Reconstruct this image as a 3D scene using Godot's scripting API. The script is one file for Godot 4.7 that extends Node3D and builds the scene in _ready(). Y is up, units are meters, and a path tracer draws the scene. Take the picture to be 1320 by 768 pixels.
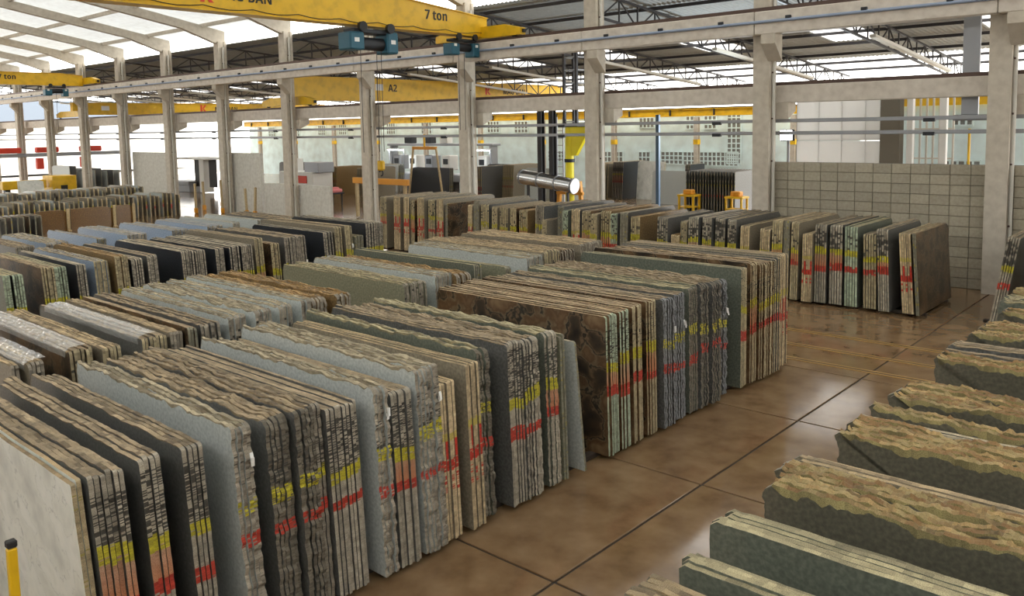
extends Node3D
# A stone slab warehouse: y up, metres, the camera stands at x = 0, z = 0. Concrete columns run along x at z = -24.65.

const COL_X0 := -5.06      # the column beside the block wall; the next ones follow every COL_DX towards -x
const COL_DX := 6.46
const COL_Z := -24.65
const COL_N := 13

var M := {}
var used := {}
var rng := RandomNumberGenerator.new()

# ------------------------------------------------------------------ mesh collecting
class Mb:
	var v := PackedVector3Array()
	var n := PackedVector3Array()
	var c := PackedColorArray()
	var uv := PackedVector2Array()
	func tri(a: Vector3, b: Vector3, d: Vector3, col := Color.WHITE) -> void:   # counter-clockwise from outside
		var nn := (b - a).cross(d - a).normalized()
		v.append(a); v.append(d); v.append(b)
		for i in 3:
			n.append(nn); c.append(col)
	func quad(a: Vector3, b: Vector3, d: Vector3, e: Vector3, col := Color.WHITE) -> void:
		tri(a, b, d, col); tri(a, d, e, col)
	func box(at: Vector3, size: Vector3, col := Color.WHITE, bs := Basis.IDENTITY) -> void:
		var h := size / 2.0
		var p := []
		for i in 8:
			p.append(at + bs * Vector3(h.x if i & 1 else -h.x, h.y if i & 2 else -h.y, h.z if i & 4 else -h.z))
		quad(p[4], p[5], p[7], p[6], col); quad(p[1], p[0], p[2], p[3], col)
		quad(p[5], p[1], p[3], p[7], col); quad(p[0], p[4], p[6], p[2], col)
		quad(p[6], p[7], p[3], p[2], col); quad(p[0], p[1], p[5], p[4], col)
	# a box with bevelled edges
	func bevel(at: Vector3, size: Vector3, b: float, col := Color.WHITE, bs := Basis.IDENTITY) -> void:
		var h := size / 2.0
		var k := h - Vector3(b, b, b)
		var ax := [Vector3.RIGHT, Vector3.UP, Vector3.BACK]
		var pt := func(s: Array, keep: int) -> Vector3:
			var q := Vector3()
			for i in 3:
				q += ax[i] * float(s[i]) * (h[i] if i == keep else k[i])
			return at + bs * q
		for a in 3:
			var i1: int = (a + 1) % 3
			var i2: int = (a + 2) % 3
			for s in [-1, 1]:
				var r := []
				for w in ([[-1, -1], [1, -1], [1, 1], [-1, 1]] if s > 0 else [[-1, -1], [-1, 1], [1, 1], [1, -1]]):
					var sg := [0, 0, 0]
					sg[a] = s; sg[i1] = w[0]; sg[i2] = w[1]
					r.append(pt.call(sg, a))
				quad(r[0], r[1], r[2], r[3], col)
				for t in [-1, 1]:
					var s0 := [0, 0, 0]
					s0[a] = s; s0[i1] = t; s0[i2] = -1
					var s1 := [0, 0, 0]
					s1[a] = s; s1[i1] = t; s1[i2] = 1
					if s * t > 0:
						quad(pt.call(s0, a), pt.call(s0, i1), pt.call(s1, i1), pt.call(s1, a), col)
					else:
						quad(pt.call(s1, a), pt.call(s1, i1), pt.call(s0, i1), pt.call(s0, a), col)
		for i in 8:
			var s := [1 if i & 1 else -1, 1 if i & 2 else -1, 1 if i & 4 else -1]
			if s[0] * s[1] * s[2] > 0:
				tri(pt.call(s, 0), pt.call(s, 1), pt.call(s, 2), col)
			else:
				tri(pt.call(s, 0), pt.call(s, 2), pt.call(s, 1), col)
	func bar(p: Vector3, q: Vector3, w: float, h: float, col := Color.WHITE) -> void:   # square section between two points
		var d := q - p
		var z := d.normalized()
		var x := Vector3.UP.cross(z)
		x = Vector3.RIGHT if x.length() < 0.01 else x.normalized()
		box((p + q) / 2.0, Vector3(w, h, d.length()), col, Basis(x, z.cross(x), z))
	func tube(p: Vector3, q: Vector3, r0: float, r1: float, seg := 10, col := Color.WHITE, caps := true) -> void:
		var z := (q - p).normalized()
		var x := z.cross(Vector3.UP)
		x = Vector3.RIGHT if x.length() < 0.01 else x.normalized()
		var y := z.cross(x)
		for i in seg:
			var a := TAU * i / seg
			var b := TAU * (i + 1) / seg
			var da := x * cos(a) + y * sin(a)
			var db := x * cos(b) + y * sin(b)
			v.append(p + da * r0); v.append(q + db * r1); v.append(p + db * r0)
			v.append(p + da * r0); v.append(q + da * r1); v.append(q + db * r1)
			for nn in [da, db, db, da, da, db]:
				n.append(nn); c.append(col)
			if caps:
				tri(p, p + db * r0, p + da * r0, col); tri(q, q + da * r1, q + db * r1, col)
	func extrude(poly: PackedVector2Array, tf: Transform3D, depth: float, col := Color.WHITE) -> void:   # outline in x, y (counter-clockwise), pushed along -z
		var m := poly.size()
		var idx := Geometry2D.triangulate_polygon(poly)
		for i in range(0, idx.size(), 3):
			var a := poly[idx[i]]
			var b := poly[idx[i + 1]]
			var d := poly[idx[i + 2]]
			if (b - a).cross(d - a) < 0:
				var t := b
				b = d; d = t
			tri(tf * Vector3(a.x, a.y, 0), tf * Vector3(b.x, b.y, 0), tf * Vector3(d.x, d.y, 0), col)
			tri(tf * Vector3(a.x, a.y, -depth), tf * Vector3(d.x, d.y, -depth), tf * Vector3(b.x, b.y, -depth), col)
		for i in m:
			var a := poly[i]
			var b := poly[(i + 1) % m]
			quad(tf * Vector3(b.x, b.y, 0), tf * Vector3(a.x, a.y, 0), tf * Vector3(a.x, a.y, -depth), tf * Vector3(b.x, b.y, -depth), col)
	func add_to(am: ArrayMesh, mat: Material) -> void:
		if v.is_empty():
			return
		var arr := []
		arr.resize(Mesh.ARRAY_MAX)
		arr[Mesh.ARRAY_VERTEX] = v; arr[Mesh.ARRAY_NORMAL] = n; arr[Mesh.ARRAY_COLOR] = c
		am.add_surface_from_arrays(Mesh.PRIMITIVE_TRIANGLES, arr)
		am.surface_set_material(am.get_surface_count() - 1, mat)
	func mesh(mat: Material) -> ArrayMesh:
		var am := ArrayMesh.new()
		add_to(am, mat)
		return am

# ------------------------------------------------------------------ naming
func numbered(called: String) -> String:
	var k: int = used.get(called, 0)
	used[called] = k + 1
	return called if k == 0 else "%s_%03d" % [called, k]

func tag(o: Node, label: String, category: String, group := "", kind := "") -> Node:
	if label: o.set_meta("label", label)
	if category: o.set_meta("category", category)
	if group: o.set_meta("group", group)
	if kind: o.set_meta("kind", kind)
	return o

func thing(called: String, label: String, category: String, at := Vector3.ZERO, group := "", kind := "") -> Node3D:
	var o := Node3D.new()
	o.name = numbered(called)
	add_child(o)
	o.position = at
	tag(o, label, category, group, kind)
	return o

func top_mesh(called: String, mesh: Mesh, label: String, category: String, at := Vector3.ZERO, group := "", kind := "") -> MeshInstance3D:
	var o := MeshInstance3D.new()
	o.mesh = mesh
	o.name = numbered(called)
	add_child(o)
	o.position = at
	tag(o, label, category, group, kind)
	return o

func part(parent: Node, called: String, mesh: Mesh, at := Vector3.ZERO, kind := "") -> MeshInstance3D:
	var o := MeshInstance3D.new()
	o.mesh = mesh
	o.name = called
	parent.add_child(o, true)
	o.position = at
	if kind: o.set_meta("kind", kind)
	return o

func pbox(parent: Node, called: String, at: Vector3, size: Vector3, mat: Material, b := 0.0) -> MeshInstance3D:
	var mb := Mb.new()
	if b > 0.0: mb.bevel(Vector3.ZERO, size, b)
	else: mb.box(Vector3.ZERO, size)
	return part(parent, called, mb.mesh(mat), at)

func text_mesh(s: String, height: float, mat: Material, bold := true) -> TextMesh:
	var f := SystemFont.new()
	f.font_names = PackedStringArray(["Droid Sans"])
	if bold: f.font_weight = 700
	var t := TextMesh.new()
	t.text = s
	t.font = f
	t.font_size = 64
	t.pixel_size = height / 46.0
	t.depth = 0.012
	t.curve_step = 4.0
	t.material = mat
	return t

const ONES := ["", "first", "second", "third", "fourth", "fifth", "sixth", "seventh", "eighth", "ninth", "tenth", "eleventh", "twelfth", "thirteenth", "fourteenth", "fifteenth", "sixteenth", "seventeenth", "eighteenth", "nineteenth"]
const TENS := {2: ["twentieth", "twenty"], 3: ["thirtieth", "thirty"], 4: ["fortieth", "forty"]}
func ordinal(k: int) -> String:
	if k < 20: return ONES[k]
	if k % 10 == 0: return TENS[k / 10][0]
	return TENS[k / 10][1] + "-" + ONES[k % 10]

# ------------------------------------------------------------------ materials
func lin(r: float, g: float, b: float) -> Color:
	return Color(r / 255.0, g / 255.0, b / 255.0).srgb_to_linear()

func srgb(r: float, g: float, b: float) -> Color:
	return Color(r / 255.0, g / 255.0, b / 255.0)

func noise_tex(seed_: int, freq: float, ramp: Array, size := 512, type := FastNoiseLite.TYPE_SIMPLEX_SMOOTH, octaves := 5, warp := 0.0, fractal := FastNoiseLite.FRACTAL_FBM) -> NoiseTexture2D:
	var f := FastNoiseLite.new()
	f.seed = seed_
	f.noise_type = type
	f.frequency = freq
	f.fractal_type = fractal
	f.fractal_octaves = octaves
	if warp > 0.0:
		f.domain_warp_enabled = true
		f.domain_warp_amplitude = warp
		f.domain_warp_frequency = freq * 1.3
	var t := NoiseTexture2D.new()
	t.width = size; t.height = size
	t.seamless = true
	t.seamless_blend_skirt = 0.15
	t.noise = f
	if ramp:
		var g := Gradient.new()
		g.offsets = PackedFloat32Array(ramp.map(func(r): return r[0]))
		g.colors = PackedColorArray(ramp.map(func(r): return srgb(r[1], r[2], r[3])))
		t.color_ramp = g
	return t

func mat(color: Color, rough := 0.8, metal := 0.0, tex: Texture2D = null, scale := 1.0, vcol := false) -> StandardMaterial3D:
	var m := StandardMaterial3D.new()
	m.albedo_color = color
	m.roughness = rough
	m.metallic = metal
	m.vertex_color_use_as_albedo = vcol
	if tex:
		m.albedo_texture = tex
		m.uv1_triplanar = true
		m.uv1_world_triplanar = true
		m.uv1_scale = Vector3(scale, scale, scale)
	return m

func make_materials() -> void:
	var grain := noise_tex(3, 0.012, [[0.0, 224, 222, 218], [0.45, 240, 239, 237], [0.7, 246, 246, 244], [1.0, 255, 255, 255]])
	var speck := noise_tex(5, 0.12, [[0.0, 150, 147, 142], [0.4, 218, 216, 212], [0.75, 246, 245, 243], [1.0, 255, 255, 255]], 512, FastNoiseLite.TYPE_SIMPLEX_SMOOTH, 3)
	M.grain = grain
	M.edge = mat(Color.WHITE, 0.85, 0.0, speck, 1.6, true)
	# slab faces
	var faces := {
		"white_marble": [[0.0, 190, 192, 186], [0.42, 222, 224, 216], [0.49, 224, 226, 218], [0.5, 178, 180, 176], [0.515, 224, 226, 220], [0.7, 232, 233, 226], [1.0, 216, 218, 210]],
		"grey_granite": [[0.0, 74, 74, 72], [0.5, 96, 96, 93], [1.0, 122, 121, 118]],
		"silver_granite": [[0.0, 158, 164, 162], [0.5, 184, 189, 186], [1.0, 208, 211, 207]],
		"blue_granite": [[0.0, 126, 142, 162], [0.5, 152, 168, 188], [1.0, 184, 196, 210]],
		"green_granite": [[0.0, 80, 85, 76], [0.5, 100, 105, 94], [1.0, 122, 126, 112]],
		"olive_granite": [[0.0, 108, 107, 86], [0.5, 134, 133, 112], [1.0, 160, 158, 136]],
		"beige_granite": [[0.0, 110, 102, 88], [0.5, 136, 127, 110], [1.0, 162, 152, 134]],
		"brown_granite": [[0.0, 24, 20, 18], [0.36, 66, 52, 38], [0.45, 112, 92, 68], [0.49, 34, 28, 24], [0.52, 36, 30, 25], [0.57, 116, 102, 80], [0.7, 88, 64, 42], [1.0, 134, 112, 84]],
		"black_granite": [[0.0, 34, 36, 40], [0.5, 46, 49, 54], [1.0, 66, 71, 78]],
		"rustic_granite": [[0.0, 76, 74, 64], [0.5, 94, 91, 79], [1.0, 114, 109, 94]],
		"rust_granite": [[0.0, 58, 40, 18], [0.5, 112, 80, 38], [1.0, 168, 126, 66]],
		"gold_granite": [[0.0, 90, 70, 46], [0.5, 128, 104, 68], [1.0, 168, 144, 100]],
	}
	var k := 11
	for f in faces:
		var veined: bool = f in ["white_marble", "brown_granite"]
		var t := noise_tex(k, 0.006 if veined else 0.05, faces[f], 512, FastNoiseLite.TYPE_SIMPLEX_SMOOTH, 4, 40.0 if veined else 0.0)
		M[f] = mat(Color.WHITE, 0.28, 0.0, t, 0.55 if veined else 0.8)
		k += 7
	M.concrete = mat(srgb(204, 195, 181), 0.85, 0.0, grain, 0.45)
	M.beam = mat(srgb(222, 213, 202), 0.8, 0.0, grain, 0.4)
	M.block = mat(Color.WHITE, 0.9, 0.0, grain, 1.3, true)
	M.infill = mat(srgb(214, 212, 204), 0.9, 0.0, grain, 0.6)
	M.mortar = mat(srgb(118, 112, 100), 0.95)
	M.steel_dark = mat(srgb(62, 60, 62), 0.6, 0.3)
	M.rail_steel = mat(srgb(92, 74, 66), 0.55, 0.5)
	M.galv = mat(srgb(150, 152, 156), 0.45, 0.5)
	M.conduit = mat(srgb(146, 160, 184), 0.5)
	M.pvc = mat(srgb(206, 202, 192), 0.5)
	M.yellow = mat(srgb(232, 186, 26), 0.42, 0.0, noise_tex(91, 0.01, [[0.0, 225, 222, 215], [0.5, 250, 249, 246], [1.0, 255, 255, 255]]), 0.3)
	M.bright_yellow = mat(srgb(240, 222, 38), 0.45)
	M.lattice_back = mat(srgb(128, 130, 126), 0.9)
	M.black = mat(srgb(28, 27, 26), 0.6)
	M.red = mat(srgb(214, 60, 34), 0.5)
	M.white = mat(srgb(232, 232, 228), 0.6)
	M.teal = mat(srgb(34, 92, 112), 0.5)
	M.dark = mat(srgb(44, 46, 50), 0.55, 0.2)
	M.orange = mat(srgb(220, 150, 40), 0.5)
	M.wood = mat(srgb(214, 196, 160), 0.8, 0.0, noise_tex(17, 0.02, [[0.0, 190, 178, 160], [1.0, 255, 252, 245]]), 1.5)
	M.sheet_roof = mat(srgb(176, 180, 180), 0.75, 0.0, grain, 0.3)
	M.sheet_white = mat(srgb(226, 228, 228), 0.7, 0.0, grain, 0.3)
	M.sheet_white.backlight_enabled = true
	M.sheet_white.backlight = srgb(176, 179, 182)
	M.skylight = mat(srgb(240, 244, 244), 0.6)
	M.skylight.backlight_enabled = true
	M.skylight.backlight = Color.WHITE
	M.film = mat(Color(0.92, 0.93, 0.93, 0.2), 0.2)
	M.film.transparency = BaseMaterial3D.TRANSPARENCY_ALPHA
	M.panel = mat(srgb(244, 244, 242), 0.7)
	M.panel.backlight_enabled = true
	M.panel.backlight = srgb(245, 245, 245)
	M.paper = mat(srgb(236, 236, 232), 0.8)
	M.floor = mat(srgb(146, 120, 91), 0.13, 0.0, noise_tex(41, 0.012, [[0.0, 190, 180, 166], [0.35, 222, 215, 206], [0.6, 236, 232, 226], [1.0, 255, 255, 255]], 1024, FastNoiseLite.TYPE_SIMPLEX_SMOOTH, 6), 0.12)
	M.floor.roughness_texture = noise_tex(43, 0.02, [[0.0, 205, 205, 205], [1.0, 255, 255, 255]], 512)
	M.joint = mat(srgb(58, 48, 40), 0.9)
	M.brass = mat(srgb(176, 138, 76), 0.45, 0.3)
	M.yard = mat(srgb(196, 194, 188), 0.9, 0.0, grain, 0.1)
	M.cyan_wall = mat(srgb(224, 244, 247), 0.85, 0.0, grain, 0.12)
	M.white_wall = mat(srgb(240, 240, 238), 0.8, 0.0, grain, 0.15)

const AISLE_ROW := [
	["white_marble", -2.26, 2, 1.95, "cream", 0, 3.5],
	["grey_granite", -2.37, 6, 1.96, "ink", 1, 3.5],
	["grey_granite", -2.77, 4, 1.96, "ink", 1, 3.3],
	["grey_granite", -3.13, 4, 1.96, "ink", 1, 3.2],
	["silver_granite", -3.55, 4, 2.00, "rag", 2, 3.1],
	["grey_granite", -3.91, 5, 1.95, "dark", 2, 3.0],
	["grey_granite", -4.18, 5, 1.96, "dark", 2, 2.9],
	["grey_granite", -4.42, 2, 1.98, "rag", 1, 2.8],
	["grey_granite", -4.53, 8, 1.90, "ink", 0, 2.8],
	["silver_granite", -5.05, 4, 1.98, "rag", 2, 2.7],
	["grey_granite", -5.28, 6, 1.88, "ink", 0, 2.6],
	["silver_granite", -5.63, 7, 2.02, "rag", 2, 2.6],
	["beige_granite", -5.99, 5, 1.78, "letter", 0, 2.5],
	["beige_granite", -6.35, 5, 1.92, "letter", 0, 2.4],
	["green_granite", -6.66, 4, 2.00, "dark", 2, 2.4],
	["grey_granite", -7.06, 6, 2.00, "ink", 1, 2.3],
	["grey_granite", -7.34, 7, 1.98, "ink", 2, 2.3],
	["green_granite", -7.79, 5, 1.98, "ink", 2, 2.2],
	["olive_granite", -8.07, 2, 1.90, "plain", 0, 2.1],
	["silver_granite", -8.32, 1, 1.78, "plain", 0, 6.5],
	["brown_granite", -9.07, 6, 1.96, "mint", 0, 1.7],
	["brown_granite", -9.40, 5, 1.96, "mint", 0, 1.6],
	["brown_granite", -9.69, 6, 1.98, "pale", 0, 1.5],
	["brown_granite", -10.09, 6, 1.98, "pale", 0, 1.4],
	["grey_granite", -10.46, 7, 1.96, "slate", 1, 1.3],
	["grey_granite", -10.88, 7, 1.95, "slate", 1, 1.2],
	["green_granite", -11.29, 6, 2.00, "dark", 1, 1.1],
	["grey_granite", -11.61, 6, 2.00, "dark", 2, 0.9],
	["grey_granite", -11.95, 7, 1.98, "dark", 2, 0.6],
	["grey_granite", -12.34, 6, 1.95, "slate", 2, 0.3],
	["green_granite", -13.00, 6, 2.05, "pale", 0, -0.3],
	["brown_granite", -13.35, 5, 2.10, "pale", 0, -0.4],
	["brown_granite", -13.65, 12, 2.05, "pale", 1, -0.4],
	["grey_granite", -14.21, 5, 2.08, "pale", 0, -0.4],
	["beige_granite", -14.53, 9, 2.10, "letter", 0, -0.4],
]
const SECOND_ROW := [
	["beige_granite", -3.14, 2, 1.90, "rag", 1, 2.5],
	["beige_granite", -3.29, 4, 1.90, "rag", 1, 2.5],
	["brown_granite", -3.75, 6, 1.95, "pale", 1, 2.5],
	["beige_granite", -4.12, 5, 1.90, "pale", 1, 2.5],
	["grey_granite", -4.64, 7, 1.92, "pale", 1, 2.5],
	["beige_granite", -5.00, 4, 1.92, "rag", 1, 2.5],
	["brown_granite", -5.22, 3, 1.95, "plain", 0, 2.5],
	["grey_granite", -5.42, 6, 1.95, "rag", 1, 2.5],
	["silver_granite", -5.82, 6, 1.98, "rag", 1, 2.5],
	["silver_granite", -6.20, 6, 2.02, "rag", 2, 2.5],
	["silver_granite", -6.62, 5, 2.00, "rag", 1, 2.5],
	["silver_granite", -6.99, 4, 2.02, "rag", 1, 2.5],
	["gold_granite", -7.20, 6, 2.00, "rag", 2, 2.5],
	["gold_granite", -7.61, 6, 2.00, "rag", 2, 2.5],
	["olive_granite", -9.01, 11, 1.95, "rag", 1, 2.5],
	["silver_granite", -9.77, 9, 1.98, "rag", 1, 2.5],
	["gold_granite", -10.18, 8, 1.95, "rag", 2, 2.5],
	["green_granite", -10.69, 4, 2.05, "plain", 0, 2.5],
	["olive_granite", -11.48, 4, 1.90, "plain", 0, 2.5],
	["silver_granite", -12.13, 10, 2.00, "rag", 1, 2.5],
	["beige_granite", -12.65, 10, 2.05, "pale", 1, 2.5],
	["brown_granite", -13.22, 10, 1.98, "rag", 1, 2.5],
	["beige_granite", -13.90, 16, 2.05, "rag", 1, 2.5],
]
const THIRD_ROW := [
	["green_granite", -5.08, 3, 1.95, "mint", 0, 3.5],
	["green_granite", -5.26, 4, 1.95, "mint", 0, 3.5],
	["brown_granite", -5.77, 5, 2.00, "pale", 1, 3.5],
	["green_granite", -6.00, 5, 1.98, "mint", 0, 3.5],
	["black_granite", -6.39, 4, 1.98, "ink", 0, 3.5],
	["blue_granite", -6.74, 6, 2.00, "pale", 1, 3.5],
	["gold_granite", -7.12, 6, 2.05, "pale", 1, 3.5],
	["black_granite", -7.45, 5, 1.95, "ink", 0, 3.5],
	["grey_granite", -7.77, 5, 1.98, "ink", 0, 3.5],
	["black_granite", -8.51, 6, 2.00, "ink", 0, 3.5],
	["grey_granite", -8.84, 5, 1.96, "ink", 0, 3.5],
	["black_granite", -9.30, 5, 1.95, "ink", 0, 3.5],
	["black_granite", -9.65, 5, 1.95, "ink", 0, 3.5],
	["black_granite", -9.92, 6, 1.95, "ink", 0, 3.5],
	["beige_granite", -10.30, 5, 2.05, "pale", 0, 3.5],
	["brown_granite", -10.70, 5, 1.90, "pale", 0, 3.5],
	["grey_granite", -11.08, 13, 2.00, "rag", 1, 3.5],
	["black_granite", -12.19, 6, 2.00, "ink", 0, 3.5],
	["beige_granite", -12.56, 5, 2.10, "pale", 0, 3.5],
	["beige_granite", -12.87, 5, 2.10, "pale", 0, 3.5],
	["olive_granite", -13.20, 6, 1.80, "plain", 0, 1.0],
	["black_granite", -13.52, 13, 2.10, "ink", 0, 1.0],
]
const FOURTH_ROW := [
	["grey_granite", -6.65, 9, 1.95, "rag", 1, 2.0],
	["blue_granite", -7.32, 11, 1.95, "rag", 1, 2.0],
	["blue_granite", -8.46, 5, 1.95, "plain", 0, 2.0],
	["blue_granite", -9.24, 11, 1.95, "ink", 0, 2.0],
	["blue_granite", -10.41, 10, 1.95, "ink", 0, 2.0],
	["blue_granite", -11.42, 10, 1.95, "ink", 0, 2.0],
	["silver_granite", -12.16, 5, 1.98, "ink", 0, 2.0],
	["silver_granite", -12.97, 5, 1.98, "rag", 0, 2.0],
	["grey_granite", -13.71, 13, 1.95, "rag", 1, 2.0],
]
const RIGHT_ROW := [
	["beige_granite", -3.65, 8, 1.90, "rag", 1, 1.5],
	["green_granite", -4.16, 4, 1.95, "pale", 0, 1.5],
	["green_granite", -4.68, 6, 1.98, "pale", 0, 1.5],
	["rustic_granite", -5.40, 6, 2.00, "rag", 3, 1.5],
	["rustic_granite", -5.72, 6, 2.00, "rag", 3, 1.5],
	["beige_granite", -6.01, 3, 1.98, "plain", 0, 1.5],
	["rustic_granite", -6.70, 12, 2.00, "rag", 3, 1.5],
	["black_granite", -7.33, 3, 1.92, "plain", 0, 1.5],
	["rustic_granite", -7.48, 2, 2.00, "rag", 3, 1.5],
	["rustic_granite", -7.94, 13, 2.00, "rag", 3, 1.5],
	["rustic_granite", -9.58, 6, 2.00, "rag", 3, 1.5],
	["grey_granite", -9.90, 4, 1.98, "plain", 1, 1.5],
	["grey_granite", -10.25, 6, 1.98, "plain", 1, 1.5],
	["rustic_granite", -10.81, 8, 2.00, "rag", 3, 1.5],
	["rustic_granite", -11.28, 9, 2.00, "rag", 3, 1.5],
	["rustic_granite", -12.28, 9, 2.00, "rag", 3, 1.5],
	["green_granite", -12.76, 12, 2.05, "rag", 2, 1.5],
	["rustic_granite", -13.53, 9, 2.05, "rag", 3, 1.5],
]
const BACK_ROW := [
	["beige_granite", -25.11, 7, 1.95, "pale", 0, 1.5, 0.111],
	["beige_granite", -24.29, 7, 2.00, "letter", 0, 1.5, 0.057],
	["beige_granite", -23.72, 7, 2.00, "letter", 0, 1.5, 0.043],
	["brown_granite", -23.33, 5, 1.90, "pale", 0, 1.5, 0.043],
	["beige_granite", -23.03, 7, 2.00, "letter", 0, 1.5, 0.054],
	["grey_granite", -22.52, 7, 1.95, "pale", 0, 1.5, 0.065],
	["beige_granite", -22.03, 7, 2.00, "letter", 0, 1.5, 0.069],
	["brown_granite", -21.47, 3, 1.85, "plain", 0, 1.5, 0.040],
	["beige_granite", -20.46, 5, 1.85, "letter", 0, 1.5, 0.045],
	["beige_granite", -20.16, 6, 2.00, "plain", 0, 1.5, 0.043],
	["grey_granite", -19.83, 7, 1.90, "pale", 0, 1.5, 0.068],
	["beige_granite", -19.28, 5, 1.85, "pale", 0, 1.5, 0.050],
	["beige_granite", -18.93, 7, 1.85, "pale", 0, 1.5, 0.055],
	["brown_granite", -18.48, 6, 1.85, "pale", 0, 1.5, 0.046],
	["gold_granite", -18.10, 7, 1.80, "pale", 0, 1.5, 0.067],
	["grey_granite", -17.43, 7, 1.98, "rag", 1, 1.5, 0.056],
	["beige_granite", -17.02, 4, 1.55, "pale", 0, 1.5, 0.048],
	["grey_granite", -16.50, 5, 2.00, "plain", 0, 1.5, 0.050],
	["green_granite", -16.22, 5, 1.90, "mint", 0, 1.5, 0.043],
	["grey_granite", -15.94, 7, 1.95, "letter", 0, 1.5, 0.047],
	["brown_granite", -15.55, 7, 1.90, "pale", 0, 1.5, 0.047],
	["beige_granite", -15.14, 6, 1.85, "pale", 0, 1.5, 0.044],
	["gold_granite", -14.82, 7, 1.95, "pale", 0, 1.5, 0.057],
	["grey_granite", -14.37, 5, 1.90, "mint", 0, 1.5, 0.050],
	["grey_granite", -14.06, 6, 1.95, "plain", 0, 1.5, 0.046],
	["gold_granite", -13.71, 7, 1.85, "pale", 0, 1.5, 0.046],
	["grey_granite", -12.78, 7, 1.88, "ink", 0, 1.5, 0.051],
	["gold_granite", -12.37, 6, 1.40, "letter", 0, 1.5, 0.046],
	["beige_granite", -12.08, 5, 1.80, "pale", 0, 1.5, 0.044],
	["grey_granite", -11.76, 7, 1.95, "ink", 0, 1.5, 0.045],
	["grey_granite", -11.37, 6, 1.95, "ink", 0, 1.5, 0.047],
	["grey_granite", -11.02, 7, 1.95, "ink", 0, 1.5, 0.043],
	["grey_granite", -10.58, 5, 1.95, "ink", 0, 1.5, 0.050],
	["beige_granite", -10.25, 6, 1.80, "letter", 0, 1.5, 0.044],
	["beige_granite", -9.70, 6, 1.75, "letter", 0, 1.5, 0.046],
	["beige_granite", -9.38, 6, 2.00, "pale", 0, 1.5, 0.049],
	["beige_granite", -9.05, 4, 2.00, "plain", 0, 1.3, 0.041],
	["beige_granite", -8.84, 4, 1.98, "pale", 0, 1.1, 0.051],
	["beige_granite", -8.53, 6, 1.72, "letter", 0, 0.8, 0.043],
	["grey_granite", -8.26, 6, 1.97, "ink", 0, 0.4, 0.049],
	["grey_granite", -7.91, 7, 1.97, "ink", 0, 0.0, 0.046],
	["green_granite", -7.53, 7, 1.97, "mint", 0, -0.4, 0.045],
	["grey_granite", -7.10, 7, 1.80, "pale", 0, -1.0, 0.044],
	["grey_granite", -6.74, 6, 1.97, "ink", 0, -2.1, 0.044],
	["beige_granite", -6.27, 6, 1.88, "letter", 0, -3.7, 0.043],
	["brown_granite", -5.94, 2, 1.90, "plain", 0, -4.0, 0.042],
]
# ------------------------------------------------------------------ slabs
const LEANING_ROW := [["grey_granite", -4.05, 5, 1.97, "ink", 0, 9.0, 0.05], ["beige_granite", -3.5, 5, 2.0, "pale", 0, 5.0, 0.05], ["beige_granite", -3.1, 5, 1.9, "letter", 0, 4.0, 0.05], ["grey_granite", -2.6, 5, 1.95, "ink", 0, 4.0, 0.05]]

const RAGGED := ["rag", "dark", "slate"]
const EDGE := {"ink": [176, 168, 152], "rag": [164, 155, 140], "dark": [122, 115, 102], "slate": [136, 139, 142], "cream": [200, 182, 146], "letter": [216, 194, 156], "mint": [176, 190, 166], "pale": [188, 174, 140], "plain": [150, 146, 128]}
const TOP := {"white_marble": [186, 162, 124], "grey_granite": [168, 150, 122], "silver_granite": [176, 164, 138], "blue_granite": [182, 170, 148], "green_granite": [178, 168, 134], "olive_granite": [176, 164, 130], "beige_granite": [190, 168, 132], "brown_granite": [184, 162, 130], "black_granite": [192, 180, 156], "gold_granite": [172, 140, 94], "rustic_granite": [168, 142, 98], "rust_granite": [176, 150, 110]}
const STONE := {"white_marble": "white marble", "grey_granite": "grey granite", "silver_granite": "silver granite", "blue_granite": "blue-grey granite", "green_granite": "green granite", "olive_granite": "olive granite", "beige_granite": "beige granite", "brown_granite": "brown granite", "black_granite": "black granite", "gold_granite": "golden granite", "rustic_granite": "rusty-topped granite"}
const LOOK := {"ink": "ink-marked", "rag": "rough-edged", "dark": "dark-edged", "slate": "slate-edged", "cream": "cream-edged", "letter": "red-lettered", "mint": "mint-edged", "pale": "pale-edged", "plain": "bare-edged"}

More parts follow.
